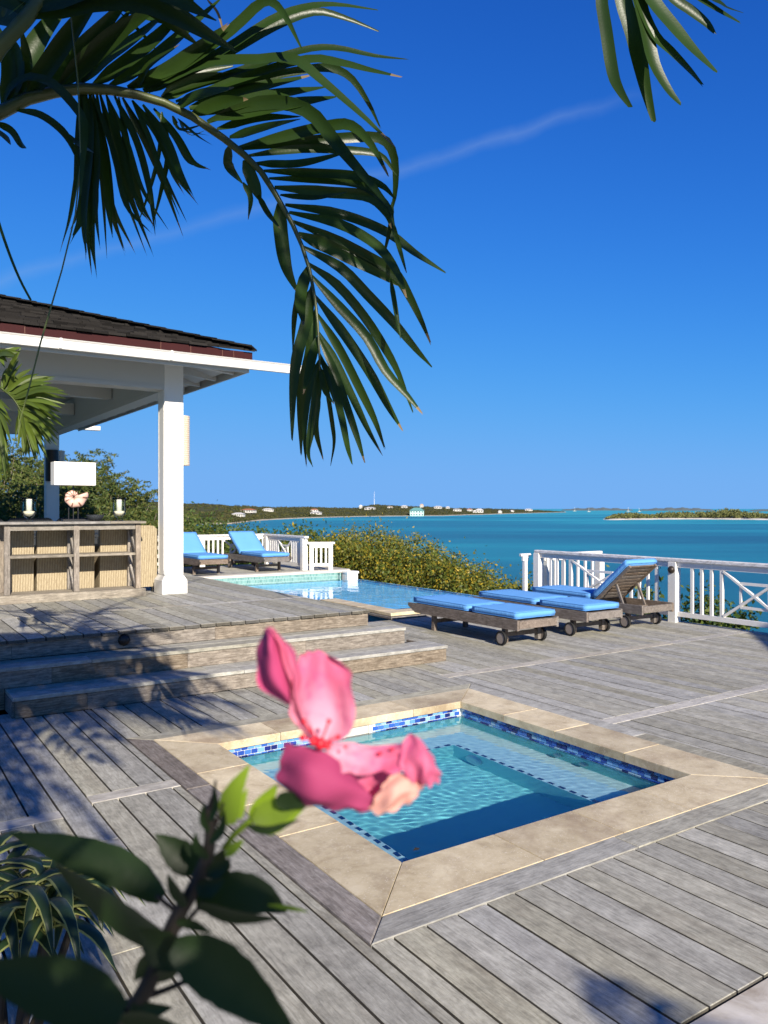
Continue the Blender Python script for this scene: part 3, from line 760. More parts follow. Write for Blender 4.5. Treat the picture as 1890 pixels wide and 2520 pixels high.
# timber frame round the spa: mitred boards
def mitre(corners_out, corners_in, m, z0, z1, name, parent, splits=2):
    for i in range(4):
        o0, o1 = Vector(corners_out[i]), Vector(corners_out[(i+1) % 4]); i0, i1 = Vector(corners_in[i]), Vector(corners_in[(i+1) % 4])
        ts = [0]+sorted(random.uniform(.35, .65) if splits == 2 else k/splits+random.uniform(-.03, .03) for k in range(1, splits))+[1]
        for a, b in zip(ts[:-1], ts[1:]):
            # straight cuts inside, mitre only at the ends
            d = (i1-i0); L = d.length; d = d.normalized()
            def cut(t, end):
                if t == 0: return o0, i0
                if t == 1: return o1, i1
                pin = i0+d*(L*t); nrm = (o0-i0)-d*((o0-i0).dot(d)); return pin+nrm, pin
            (A, B), (C, D) = cut(a, 0), cut(b, 1)
            e = d*.0022
            q = [A+e, C-e, D-e, B+e]; cen = sum(q, Vector((0, 0)))/4
            q2 = [cen+(p-cen)*.997 for p in q]
            v = [(p.x, p.y, z0) for p in q]+[(p.x, p.y, z1-.004) for p in q]+[(cen.x+(p.x-cen.x)*.992, cen.y+(p.y-cen.y)*.992, z1) for p in q]
            f = [(3, 2, 1, 0), (8, 9, 10, 11)]+[(r*4+k, r*4+(k+1) % 4, r*4+4+(k+1) % 4, r*4+4+k) for r in range(2) for k in range(4)]
            obj(name, v, f, (m[i] if isinstance(m, tuple) else m), parent)
rect = lambda r, g=0: [(r['u0']-g, r['v0']-g), (r['u1']+g, r['v0']-g), (r['u1']+g, r['v1']+g), (r['u0']-g, r['v1']+g)]
mitre(rect(WF, -.002), rect(CO, .003), (M_deck_x, M_deck_x, M_deck_x, M_frame_y), -.03, .004, 'frame_board', deck, 2)
# stone terrace beside the deck where the photographer stands
terr = box('terrace_paving', (-3.0, -3.0, -.25), (9.0, V0-.012, -.004), M_terr)
struct(terr, 'pale stone paving at the near edge of the deck', 'paving')

# ------------------------------------------------------------------ spa
spa = thing('spa_pool', 'sunken square spa with travertine coping and blue glass tiles', 'spa', (0, 0, 0))
s = SPA; BZ, FZ, WZ = -.35, -.61, -.12; BU0, BU1, BV1 = s['u0']+.36, s['u1']-.42, s['v1']-.42
mb = MB(); T = -.035
u0, u1, v0, v1 = s['u0'], s['u1'], s['v0'], s['v1']
def quad(m, a, b, c, d): m.add([a, b, c, d], [(0, 1, 2, 3)])
wall = MB()
quad(wall, (u0, v1, T), (u1, v1, T), (u1, v1, BZ), (u0, v1, BZ)); quad(wall, (u1, v1, T), (u1, v0, T), (u1, v0, FZ), (u1, v1, FZ))
quad(wall, (u1, v0, T), (u0, v0, T), (u0, v0, FZ), (u1, v0, FZ)); quad(wall, (u0, v0, T), (u0, v1, T), (u0, v1, FZ), (u0, v0, FZ))
wall_o = wall.build('shell', M_plaster, spa)
benches = MB(); quad(benches, (u0, BV1, BZ), (u1, BV1, BZ), (u1, v1, BZ), (u0, v1, BZ)); quad(benches, (BU1, v0, BZ), (u1, v0, BZ), (u1, BV1, BZ), (BU1, BV1, BZ)); quad(benches, (u0, v0, BZ), (BU0, v0, BZ), (BU0, BV1, BZ), (u0, BV1, BZ))
bench_o = benches.build('bench', M_bench, spa)
fl = MB(); quad(fl, (BU0, v0, FZ), (BU1, v0, FZ), (BU1, BV1, FZ), (BU0, BV1, FZ)); quad(fl, (BU0, BV1, BZ), (BU1, BV1, BZ), (BU1, BV1, FZ), (BU0, BV1, FZ)); quad(fl, (BU1, BV1, BZ), (BU1, v0, BZ), (BU1, v0, FZ), (BU1, BV1, FZ)); quad(fl, (BU0, v0, BZ), (BU0, BV1, BZ), (BU0, BV1, FZ), (BU0, v0, FZ))
floor_o = fl.build('floor', M_plaster, spa)
for o in (wall_o, bench_o, floor_o): o.cycles.is_caustics_receiver = True
mitre(rect(CO), rect(SPA, -.025), M_trav, -.05, .006, 'coping_stone', spa, 4)
# waterline tiles, three courses laid in half bond on the two walls in view
TW, THh, G = .0505, .0335, .0045
tile_mesh = None
def tile(loc, rz, w=1.0):
    global tile_mesh
    if tile_mesh is None:
        o = MB().box((-(TW-G)/2, -.004, -(THh-G)/2), ((TW-G)/2, .004, (THh-G)/2), .0015).build('tile', M_tile, spa); tile_mesh = o.data
    else:
        o = bpy.data.objects.new('tile', tile_mesh); COL.objects.link(o); o.parent = spa
    o.location = loc; o.rotation_euler = (0, 0, rz); o.scale = (w, 1, 1); return o
grout = MB()
quad(grout, (u0, v1-.0015, -.04), (u1, v1-.0015, -.04), (u1, v1-.0015, -.155), (u0, v1-.0015, -.155)); quad(grout, (u1-.0015, v1, -.04), (u1-.0015, v0, -.04), (u1-.0015, v0, -.155), (u1-.0015, v1, -.155))
quad(grout, (u0, v0+.0015, -.155), (u1, v0+.0015, -.155), (u1, v0+.0015, -.04), (u0, v0+.0015, -.04)); quad(grout, (u0+.0015, v0, -.04), (u0+.0015, v1, -.04), (u0+.0015, v1, -.155), (u0+.0015, v0, -.155))
grout.build('grout', M_grout, spa)
NS = (3.05, 3.30)                                                  # skimmer mouth in the far wall
other = MB()
for r in range(3):
    z = -.052-THh*(r+.5)+.008
    o_ = TW/2 if r % 2 else 0
    x = u0+o_
    while x+TW < u1:
        if not (NS[0]-.03 < x+TW/2 < NS[1]+.03): tile((x+TW/2, v1-.004, z), 0)
        other.box((x+G/2, v0-.001, z-THh/2+G/2), (x+TW-G/2, v0+.005, z+THh/2-G/2))
        x += TW
    y = v0+o_
    while y+TW < v1:
        tile((u1-.004, y+TW/2, z), math.pi/2)
        other.box((u0-.001, y+G/2, z-THh/2+G/2), (u0+.005, y+TW-G/2, z+THh/2-G/2))
        y += TW
oo = other.build('waterline_tiles', M_tile, spa); oo['kind'] = 'stuff'
MB().box((NS[0], v1-.012, -.165), (NS[0]+.02, v1+.0, -.04)).box((NS[1]-.02, v1-.012, -.165), (NS[1], v1, -.04)).box((NS[0], v1-.012, -.052), (NS[1], v1, -.036)).box((NS[0]+.02, v1-.003, -.165), (NS[1]-.02, v1, -.052)).build('skimmer', M_palestone, spa)
# dashes of dark tile along the bench edges
def dash(a, b, n):
    a, b = Vector(a), Vector(b)
    for k in range(n):
        p = a.lerp(b, (k+.5)/n); q = (b-a).normalized()
        dx = abs(q.x)*.024+.012*(1-abs(q.x)); dy = abs(q.y)*.024+.012*(1-abs(q.y))
        MB().box((p.x-dx, p.y-dy, BZ), (p.x+dx, p.y+dy, BZ+.006)).build('edge_tile', M_dash, spa)
dash((BU0, BV1+.018, 0), (BU1, BV1+.018, 0), 15); dash((BU1+.018, BV1, 0), (BU1+.018, v0, 0), 19); dash((BU0-.018, v0, 0), (BU0-.018, BV1, 0), 19)
def disc(name, c, axis, r, m, parent, th=.012):
    mb = MB().lathe([(r, 0), (r*.96, th*.7), (r*.6, th), (r*.25, th*.8), (.001, th*.8)], n=20)
    R = Vector((0, 0, 1)).rotation_difference(Vector(axis)).to_matrix()
    return obj(name, [R @ Vector(v)+Vector(c) for v in mb.v], mb.f, m, parent, True)
M_fit = mat('white_plastic_fitting', (.6, .72, .70), .4)
disc('underwater_light', (BU1-.001, 4.45, -.485), (-1, 0, 0), .085, M_fit, spa, .03); disc('underwater_light', (BU1-.001, 3.25, -.485), (-1, 0, 0), .085, M_fit, spa, .03)
disc('jet', (u1-.002, 4.02, -.26), (-1, 0, 0), .035, M_fit, spa, .03); disc('jet', (u1-.002, 3.78, -.26), (-1, 0, 0), .035, M_fit, spa, .03)
def ripples(name, m, x0, x1, y0, y1, z, n, amp, kmin, kmax, seed):
    ny = int(n*(y1-y0)/(x1-x0)) if y1-y0 > x1-x0 else n
    X, Y = np.meshgrid(np.linspace(x0, x1, n), np.linspace(y0, y1, ny)); g = np.random.default_rng(seed); Z = np.zeros_like(X)
    for i in range(36):
        k = g.uniform(kmin, kmax); a = g.normal(0.6, .9); Z += np.sin(k*(X*np.cos(a)+Y*np.sin(a))+g.uniform(0, 6.28))*amp/k
    V = np.stack([X, Y, Z+z], -1).reshape(-1, 3); I = np.arange(n*ny).reshape(ny, n)
    f = np.stack([I[:-1, :-1], I[:-1, 1:], I[1:, 1:], I[1:, :-1]], -1).reshape(-1, 4)
    o = obj(name, V.tolist(), f.tolist(), m, smooth=True); o.cycles.is_caustics_caster = True; return o
struct(ripples('spa_water', M_water, u0, u1, v0, v1, WZ, 320, .0024, 34, 125, 3), 'clear rippled water filling the square spa', 'water')
lf = at(994, 2075, 2.42)
t_ = tag(MB().add([(0, 0, 0), (.02, .01, .008), (.045, .0, .003), (.022, -.018, .006)], [(0, 3, 1), (3, 2, 1)]).build('fallen_leaf', M_stem, loc=(2.33, 3.22, WZ+.006)), 'small dark leaf floating near the spa corner', 'leaf')

# ------------------------------------------------------------------ stairs and upper platform
PZ = .50; S1, S2 = .165, .335
PV = 7.26; PU = 4.66
UL = -3.0
stairs = box('stairs', (1.02, STEP_V+.04, -.02), (5.15, 7.2, S1-.05), M_under)
struct(stairs, 'two broad weathered timber steps up to the platform', 'steps')
def treads(u0, u1, v0, v1, z, widths, parent, cuts):
    y = v0
    for w in widths:
        xs = [u0]+[c+random.uniform(-.4, .4) for c in cuts]+[u1]
        for a, b in zip(xs[:-1], xs[1:]): board((a+.002, y+.003, z-.032), (b-.002, min(y+w, v1)-.003, z), M_deck_x, parent, 'tread_board')
        y += w
def riser(u0, u1, v, z0, z1, parent, cuts, m=M_riser):
    xs = [u0]+list(cuts)+[u1]
    for a, b in zip(xs[:-1], xs[1:]): board((a+.001, v, z0), (b-.001, v+.03, z1), m, parent, 'riser_board')
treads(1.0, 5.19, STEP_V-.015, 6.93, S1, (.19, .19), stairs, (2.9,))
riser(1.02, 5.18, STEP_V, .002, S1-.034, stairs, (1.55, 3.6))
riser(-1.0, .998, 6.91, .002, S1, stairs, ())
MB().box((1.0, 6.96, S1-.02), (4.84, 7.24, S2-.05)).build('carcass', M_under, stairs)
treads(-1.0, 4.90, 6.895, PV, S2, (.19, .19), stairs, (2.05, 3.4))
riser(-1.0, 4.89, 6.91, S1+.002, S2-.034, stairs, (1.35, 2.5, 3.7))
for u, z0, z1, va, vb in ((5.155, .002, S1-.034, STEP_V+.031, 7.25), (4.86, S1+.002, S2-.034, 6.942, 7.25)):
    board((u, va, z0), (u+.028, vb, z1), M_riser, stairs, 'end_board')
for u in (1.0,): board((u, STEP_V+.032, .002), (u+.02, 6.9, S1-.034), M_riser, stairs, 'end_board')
plat = box('platform', (-6.5, PV+.05, -.25), (PU-.04, 18.6, PZ-.045), M_under)
struct(plat, 'raised timber platform under the pavilion', 'deck')
for a, b in columns(UL, PU):
    m1 = random.uniform(.0, .012)
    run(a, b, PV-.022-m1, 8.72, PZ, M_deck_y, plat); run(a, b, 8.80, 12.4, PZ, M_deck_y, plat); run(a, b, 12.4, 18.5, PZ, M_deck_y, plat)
for u in np.arange(UL, PU-.2, 1.55): board((u+.002, 8.722, PZ-.03), (min(u+1.55, PU)-.002, 8.798, PZ+.001), M_strip, plat, 'strip_board')
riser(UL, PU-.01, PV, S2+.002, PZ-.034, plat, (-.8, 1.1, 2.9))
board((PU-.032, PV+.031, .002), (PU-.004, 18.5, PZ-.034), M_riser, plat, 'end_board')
def ball_light(loc, axis, label, r=.045):
    a = Vector(axis); mb = MB(); R = Vector((0, 0, 1)).rotation_difference(a).to_matrix()
    t = thing('deck_light', label, 'light', loc)
    def put(name, prof):
        m = MB().lathe(prof, n=20); obj(name, [R @ Vector(v) for v in m.v], m.f, M_bronze, t, True)
    put('base_plate', [(r*1.05, 0), (r*1.05, r*.15), (r*.8, r*.3)])
    put('eyelid_cap', [(r*math.cos(x), r*.25+r*.9*math.sin(x)) for x in np.linspace(0, 1.5, 8)])
    m = MB().bar((-r*.99, 0, r*.5), (r*.99, 0, r*.5), r*.12, r*1.1); obj('rim', [R @ Vector(v) for v in m.v], m.f, M_bronze, t)
    return t
u_l = 2.42
ball_light((2.03, PV-.0005, .415), (0, -1, 0), 'round bronze light on the top step riser', .05)

# ------------------------------------------------------------------ infinity pool and far deck
PX0, PX1, PY0, PY1, PW = 6.78, 9.12, 9.80, 14.92, .05
pool = thing('infinity_pool', 'infinity edge swimming pool with pale coping and green mosaic', 'pool', (0, 0, 0))
pm = MB(); B = -.32
quad(pm, (PX0, PY0, B), (PX1, PY0, B), (PX1, PY1, B), (PX0, PY1, B)); quad(pm, (PX0, PY0, .05), (PX1, PY0, .05), (PX1, PY0, B), (PX0, PY0, B)); quad(pm, (PX0, PY0, .05), (PX0, 11.6, .05), (PX0, 11.6, B), (PX0, PY0, B)); quad(pm, (PX1, PY0, .04), (PX1, PY1, .04), (PX1, PY1, B), (PX1, PY0, B)); quad(pm, (PX0, PY1, .04), (PX1, PY1, .04), (PX1, PY1, B), (PX0, PY1, B))
po = pm.build('basin', M_poolblue, pool); po.cycles.is_caustics_receiver = True
MB().box((PX1+.004, PY0, -2.2), (PX1+.16, PY1, .044)).build('weir_wall', M_poolblue, pool)
MB().box((PU+.02, PY1-.004, -.1), (PX1-.35, PY1+.03, .205)).box((PX1-.35, PY1-.10, -.1), (PX1-.32, PY1+.03, .205)).build('mosaic_wall', M_mosaic, pool)
pq = MB(); quad(pq, (5.3, 11.6, B), (PX0, 11.6, B), (PX0, PY1, B), (5.3, PY1, B)); quad(pq, (5.3, 11.6, .05), (5.3, PY1, .05), (5.3, PY1, B), (5.3, 11.6, B)); quad(pq, (5.3, PY1, .05), (PX0, PY1, .05), (PX0, PY1, B), (5.3, PY1, B))
pq = pq.build('basin', M_poolblue, pool); pq.cycles.is_caustics_receiver = True
struct(ripples('pool_water', M_poolwater, 5.3, PX0-.0005, 11.6, PY1, PW, 60, .003, 8, 40, 10), 'blue water of the inner arm of the infinity pool', 'water')
struct(ripples('pool_water', M_poolwater, PX0, PX1+.10, PY0, PY1, PW, 150, .004, 8, 36, 9), 'still blue water of the infinity pool', 'water')
def coping_run(p0, p1, w, z0, z1, n, m=M_trav):
    p0, p1 = Vector(p0), Vector(p1); d = (p1-p0); nn = Vector((-d.y, d.x)).normalized()*w
    for k in range(n):
        a = p0.lerp(p1, k/n); b = p0.lerp(p1, (k+1)/n); x = [a.x, b.x, (a+nn).x, (b+nn).x]; y = [a.y, b.y, (a+nn).y, (b+nn).y]
        MB().box((min(x)+.001, min(y)+.001, z0), (max(x)-.001, max(y)-.001, z1), .006).build('coping_stone', m, pool)
coping_run((PX0-.30, PY0), (PX1+.1, PY0), -.30, .035, .085, 5); coping_run((PX0, 11.6), (PX0, PY0+.003), -.30, .036, .086, 3)
coping_run((PU+.02, PY1+.0), (PX1-.02, PY1+.0), .30, .206, .256, 6, M_palestone)
MB().box((PX1-.24, PY1-.24, -.2), (PX1+.02, PY1-.003, .19)).box((PX1-.25, PY1-.25, .19), (PX1+.04, PY1-.003, .24), .006).build('white_pier', M_white, pool)
board((PX0-.34, 9.43, .002), (PX1+.1, 9.47, .034), M_riser, deck, 'kerb_board'); board((PX0-.34, 9.47, .002), (PX0-.305, 11.6, .034), M_frame_y, deck, 'kerb_board')
FD = .25
fdeck = box('far_deck', (PU+.01, PY1+.31, -.6), (PX1+.15, 17.75, FD-.045), M_under); struct(fdeck, 'far timber deck at the end of the pool', 'deck')
y = PY1+.305
while y < 17.7:
    for a, b in ((PU+.02, 6.6), (6.6, PX1+.15)): board((a+.002, y+.004, FD-.03), (b-.002, y+SP-.004, FD), M_deck_x, fdeck)
    y += SP

# ------------------------------------------------------------------ railings
def railing(label, p0, p1, z, h, posts, group=None, spread=.115, nb=4, toph=.05, panel=True, topw=.10, ps=.06, off=.9):
    """posts: list of distances along the run carrying square posts"""
    p0, p1 = Vector((*p0, 0)), Vector((*p1, 0)); L = (p1-p0).length; ang = math.atan2((p1-p0).y, (p1-p0).x)
    t = thing('railing', label, 'railing', (p0.x, p0.y, z), ang, group)
    MB().box((-.05, -topw/2, h-toph), (L+.05, topw/2, h), .008).build('handrail', M_railtop, t)
    MB().box((0, -.02, h-toph-.075), (L, .02, h-toph-.002)).build('upper_rail', M_rail, t)
    MB().box((0, -.022, .085), (L, .022, .15)).build('bottom_rail', M_rail, t)
    for s in posts: MB().box((s-ps, -ps, -.02), (s+ps, ps, h-toph-.003), .004).build('post', M_rail, t)
    zb, zt = .1505, h-toph-.0755
    def bal(x): MB().box((x-.021, -.018, zb), (x+.021, .018, zt)).build('baluster', M_rail, t)
    for a, b in zip(posts[:-1], posts[1:]):
        w = b-a
        if not panel or w < 1.5:
            n = max(1, round(w/spread)-1)
            for k in range(n): bal(a+w*(k+1)/(n+1))
            continue
        for k in range(nb):
            bal(a+.06+spread*(k+off)); bal(b-.06-spread*(k+off))
        x0, x1 = a+.06+spread*(nb-1+off)+.024, b-.06-spread*(nb-1+off)-.024; n = max(1, round((x1-x0)/1.15)); W = (x1-x0)/n
        for i in range(n):
            xa, xb = x0+W*i+.004, x0+W*(i+1)-.004; xm = (xa+xb)/2; zm = (zb+zt)/2
            MB().bar((xa, 0, zb+.012), (xb, 0, zt-.012), .03, .045, (0, 1, 0)).build('diagonal_brace', M_rail, t)
            MB().bar((xa, -.0025, zt-.012), (xb, -.0025, zb+.012), .03, .042, (0, 1, 0)).build('diagonal_brace', M_rail, t)
            hw, hh = W*.22, (zt-zb)*.25
            for q in (-1, 1):
                MB().box((xm-hw, -.013, zm+q*hh-.018), (xm+hw, .013, zm+q*hh+.018)).build('inner_bar', M_rail, t)
                MB().box((xm+q*hw-.016, -.012, zm-hh), (xm+q*hw+.016, .012, zm+hh)).build('inner_bar', M_rail, t)
            if i < n-1: bal(x0+W*(i+1))
    return t
RU = 9.66
railing('long white railing along the sea side of the deck behind the loungers', (RU, 9.72), (RU, 2.14), 0, .90, [0, 2.68, 5.10, 7.52], spread=.15, off=1.55)
railing('short white railing returning away from the corner of the long one', (RU+.13, 9.72), (RU+1.5, 9.72), 0, .84, [0.08, 1.4], panel=False, spread=.2)
railing('white railing stub just left of the long railing corner', (RU-.13, 9.97), (RU+.0, 9.97), -.1, .93, [0.06], panel=False, topw=.05, ps=.03)
ball_light((RU-.0605, 9.72-2.68-.001, .74), (-1, 0, 0), 'round bronze light on the white railing post', .05)
railing('white railing along the back of the far pool deck', (PU+.2, 17.5), (8.22, 17.5), FD, .75, [0, 1.8, 3.5])
railing('white railing on the sea side of the far pool deck', (8.24, 17.38), (8.24, 15.40), FD, .75, [0.06, 1.9], spread=.105, nb=5)
railing('low white railing panel beside the white pier of the pool', (8.32, 15.36), (8.78, 15.16), FD, .62, [0.04, .46], panel=False, topw=.08, ps=.045)

# ------------------------------------------------------------------ loungers
def lounger_parts(t, back_deg):
    for sx in (-1, 1):
        x = sx*.315
        v = [(-.28, .205), (1.70, .205), (1.86, .285), (1.86, .325), (-.28, .325)]; th = .017
        V = [(x-th, y, z) for y, z in v]+[(x+th, y, z) for y, z in v]; n = len(v)
        f = [tuple(range(n)), tuple(range(2*n-1, n-1, -1))]+[(i, n+i, n+(i+1) % n, (i+1) % n) for i in range(n)]
        obj('side_rail', V, f, M_teak, t)
        MB().box((x-sx*.05-.024, 1.33, 0), (x-sx*.05+.024, 1.39, .204)).build('leg', M_teak, t)
        MB().box((x-sx*.05-.024, -.03, .03), (x-sx*.05+.024, .03, .204)).build('leg', M_teak, t)
        w = MB(); R = Matrix.Rotation(math.pi/2, 3, 'Y'); m = MB().lathe([(.085, -.017), (.087, -.008), (.087, .008), (.085, .017), (.066, .019), (.066, -.019)], n=22, cap=False)
        xo = x+sx*.006
        W = obj('wheel', [R @ Vector(v)+Vector((xo, 0, .088)) for v in m.v], m.f+[(5*22+k, 5*22+(k+1) % 22, (k+1) % 22, k) for k in range(22)], M_rubber, t, True)
        m = MB().lathe([(.064, -.014), (.064, .014), (.03, .02), (.012, .02)], n=18); obj('hub', [R @ Vector((v[0], v[1], v[2]))+Vector((xo, 0, .088)) for v in m.v], m.f, M_hub, W)
    MB().box((-.297, 1.345, .10), (.297, 1.375, .15)).build('stretcher', M_teak, t); MB().box((-.297, -.015, .10), (.297, .015, .15)).build('stretcher', M_teak, t)
    for y in (-.27, 1.78): MB().box((-.297, y-.015, .225), (.297, y+.015, .315)).build('end_rail', M_teak, t)
    y = .60
    while y < 1.74:
        MB().box((-.29, y, .305), (.29, y+.055, .323)).build('slat', M_teak, t); y += .078
    # hinged back
    a = math.radians(back_deg); ca, sa = math.cos(a), math.sin(a); L = .78
    def bp(x, s, n): return (x, .56-s*ca+n*sa, .327+s*sa+n*ca) if back_deg > 3 else (x, .56-s, .327+n-.02)
    def bbox(name, x0, x1, s0, s1, n0, n1):
        V = [bp(x, s, n) for n in (n0, n1) for x, s in ((x0, s0), (x1, s0), (x1, s1), (x0, s1))]
        obj(name, V, [(0, 1, 2, 3), (7, 6, 5, 4), (0, 4, 5, 1), (1, 5, 6, 2), (2, 6, 7, 3), (3, 7, 4, 0)], M_teak, t)
    w = .285
    bbox('back_rail', -w, -w+.035, 0, L, -.035, 0); bbox('back_rail', w-.035, w, 0, L, -.035, 0)
    s_ = .04
    while s_ < L-.03: bbox('slat', -w+.037, w-.037, s_, s_+.05, -.016, 0); s_ += .075
    if back_deg > 3:
        for sx in (-1, 1):
            MB().bar(bp(sx*.22, .40, -.04), (sx*.22, .56-.40*ca-.16, .25), .025, .03).build('prop', M_teak, t)
        MB().box((-.25, .56-.40*ca-.18, .235), (.25, .56-.40*ca-.14, .265)).build('prop_bar', M_teak, t)
    return bp
M_hub = mat('grey_wood_hub', (.25, .21, .18), .7)
def pillow(name, V8, parent, bulge=.012, nx=9, ny=13):
    """padded slab between four bottom and four top corners (b0..b3, t0..t3), with softened piping edges"""
    b = [Vector(v) for v in V8[:4]]; tp = [Vector(v) for v in V8[4:]]
    def grid(q, k, nrm, sgn):
        out = []
        for j in range(ny+1):
            for i in range(nx+1):
                x, y = i/nx, j/ny
                p = q[0]*(1-x)*(1-y)+q[1]*x*(1-y)+q[2]*x*y+q[3]*(1-x)*y
                e = min(x, 1-x)*nx/1.6; e2 = min(y, 1-y)*ny/1.6
                s = (min(1, e)**.5)*(min(1, e2)**.5)
                out.append(p+nrm*sgn*(bulge*(.25+.75*s)-bulge)+nrm*sgn*random.uniform(-.002, .002))
        return out
    nrm = (tp[1]-tp[0]).cross(tp[3]-tp[0]).normalized()
    T_ = grid(tp, 0, nrm, 1); Bm = grid(b, 0, nrm, -1)
    V = Bm+T_; n = len(Bm); f = []; I = lambda i, j: j*(nx+1)+i
    for j in range(ny):
        for i in range(nx):
            f.append((n+I(i, j), n+I(i+1, j), n+I(i+1, j+1), n+I(i, j+1))); f.append((I(i, j+1), I(i+1, j+1), I(i+1, j), I(i, j)))
    ring = [I(i, 0) for i in range(nx)]+[I(nx, j) for j in range(ny)]+[I(i, ny) for i in range(nx, 0, -1)]+[I(0, j) for j in range(ny, 0, -1)]
    mid0 = len(V); cen = sum(b+tp, Vector())/8
    for k in ring:
        p = (V[k]+V[n+k])/2; o = (p-cen); o = (o-nrm*o.dot(nrm)).normalized(); V.append(p+o*(.010+random.uniform(-.003, .003)))
    m = len(ring)
    for k in range(m):
        a, c = ring[k], ring[(k+1) % m]; f.append((a, c, mid0+(k+1) % m, mid0+k)); f.append((mid0+k, mid0+(k+1) % m, n+c, n+a))
    pad = obj(name, V, f, M_fabric, parent, True)
    for base in (0, n):
        pts = [V[base+k] for k in ring]; MB().tube(pts+[pts[0]], .0045, 5).build('piping', M_piping, pad, True)
    return pad
def cushion(t, bp, back_deg, label):
    c = thing('lounger_cushion', label, 'cushion', t.location, t.rotation_euler.z, 'blue lounger cushions')
    w, th = .305, .082
    z = .330
    pillow('seat_pad', [(-w, .63, z), (w, .63, z), (w, 1.76, z), (-w, 1.76, z), (-w, .63, z+th), (w, .63, z+th), (w, 1.76, z+th), (-w, 1.76, z+th)], c)
    L = .80
    q = [bp(x, s, n) for n in (.004, .004+th) for x, s in ((-w, L), (w, L), (w, .02), (-w, .02))]
    if back_deg <= 3: q = [(p[0], p[1], p[2]+.02) for p in q]
    pillow('back_pad', q, c); return c
def lounger(loc, rz, deg, label, clabel):
    t = thing('sun_lounger', label, 'lounger', loc, rz, 'teak sun loungers'); bp = lounger_parts(t, deg); cushion(t, bp, deg, clabel); return t
lounger((6.61, 6.93, 0), 0, 0, 'flat teak lounger on wheels nearest the steps', 'flat blue cushion on the lounger nearest the steps')
lounger((7.81, 6.98, 0), 0, 0, 'flat teak lounger on wheels between the two others', 'flat blue cushion on the middle lounger of the three')
lounger((8.92, 7.03, 0), 0, 41, 'teak lounger with raised slatted back beside the railing', 'blue cushion with its back raised beside the long railing')
lounger((6.06, 17.02, FD), math.pi, 33, 'far teak lounger with raised back partly behind the pavilion post', 'upright blue cushion beside the pavilion post on the far deck')
lounger((7.46, 17.02, FD), math.pi, 33, 'far teak lounger with raised back at the railing corner', 'upright blue cushion near the far railing corner')

# ------------------------------------------------------------------ pavilion
EV0, EV1, EU0, EU1 = 9.355, 18.55, -6.0, 4.235                     # eaves rectangle
RZ, SL = 3.60, .33
pav = thing('pavilion', 'white open pavilion with dark shingled hip roof and red fascia', 'pavilion', (0, 0, 0))
def post(u, v):
    MB().box((u-.125, v-.125, PZ+.24), (u+.125, v+.125, 3.66), .006).build('post', M_white, pav)
    p = pav.children[-1] if False else COL.objects[-1] if False else bpy.context.scene.objects[-1] if False else None
    b = MB().box((u-.165, v-.165, PZ), (u+.165, v+.165, PZ+.17), .005)
    a, c = .165, .127
    b.add([(u-a, v-a, PZ+.171), (u+a, v-a, PZ+.171), (u+a, v+a, PZ+.171), (u-a, v+a, PZ+.171), (u-c, v-c, PZ+.238), (u+c, v-c, PZ+.238), (u+c, v+c, PZ+.238), (u-c, v+c, PZ+.238)], [(4, 5, 6, 7), (0, 1, 5, 4), (1, 2, 6, 5), (2, 3, 7, 6), (3, 0, 4, 7)])
    b.build('post_base', M_white, pav)
    # shallow panel mouldings on the four faces
    m = MB()
    for k in range(4):
        R = Matrix.Rotation(k*math.pi/2, 3, 'Z')
        for x in (-.095, .095):
            q = MB().box((x-.004, -.1285, PZ+.26), (x+.004, -.1245, 3.12)); m.add([R @ Vector(p)+Vector((u, v, 0)) for p in q.v], q.f)
    m.build('post_moulding', M_white, pav)
PU_, PV_, PVB = 3.445, 10.16, 17.65
for u in (PU_, -1.2, -5.3):
    for v in (PV_, PVB): post(u, v)
BZ0 = 3.13
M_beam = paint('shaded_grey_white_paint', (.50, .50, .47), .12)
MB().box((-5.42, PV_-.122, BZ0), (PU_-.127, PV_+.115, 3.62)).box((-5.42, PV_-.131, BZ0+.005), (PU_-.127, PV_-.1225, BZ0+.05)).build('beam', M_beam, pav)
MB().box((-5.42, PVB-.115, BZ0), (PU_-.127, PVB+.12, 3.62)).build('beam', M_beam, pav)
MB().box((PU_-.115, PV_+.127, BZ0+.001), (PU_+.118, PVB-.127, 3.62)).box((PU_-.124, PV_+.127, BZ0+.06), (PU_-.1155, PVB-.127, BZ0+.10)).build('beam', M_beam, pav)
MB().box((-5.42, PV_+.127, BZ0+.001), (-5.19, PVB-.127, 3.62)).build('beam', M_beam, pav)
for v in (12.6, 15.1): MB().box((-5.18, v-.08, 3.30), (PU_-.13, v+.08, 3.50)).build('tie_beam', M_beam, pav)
hv_ = (EV1-EV0)/2; apex = RZ+hv_*SL
ur0, ur1 = EU0+hv_, EU1-hv_; vm = (EV0+EV1)/2
def hip(z, off=0): return [(EU0-off, EV0-off, z), (EU1+off, EV0-off, z), (EU1+off, EV1+off, z), (EU0-off, EV1+off, z), (ur0, vm, z+apex-RZ), (ur1, vm, z+apex-RZ)]
HF = [(0, 1, 5, 4), (1, 2, 5), (2, 3, 4, 5), (3, 0, 4)]
roof = obj('roof', hip(RZ-.03, -.01), HF, M_shingle, pav)
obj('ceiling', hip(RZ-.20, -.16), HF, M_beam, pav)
MB().box((EU0, EV0-.005, 3.49), (EU1, EV0+.02, RZ-.005)).box((EU1-.02, EV0+.021, 3.49), (EU1+.004, EV1, RZ-.005)).box((EU0, EV1-.02, 3.49), (EU1-.021, EV1+.004, RZ-.005)).build('fascia', M_red, pav)
for u in (1.55, 3.05, 3.42, 3.83, 3.98): box('fascia_joint', (u-.002, EV0-.0075, 3.491), (u+.002, EV0-.0051, RZ-.006), M_copper, pav)
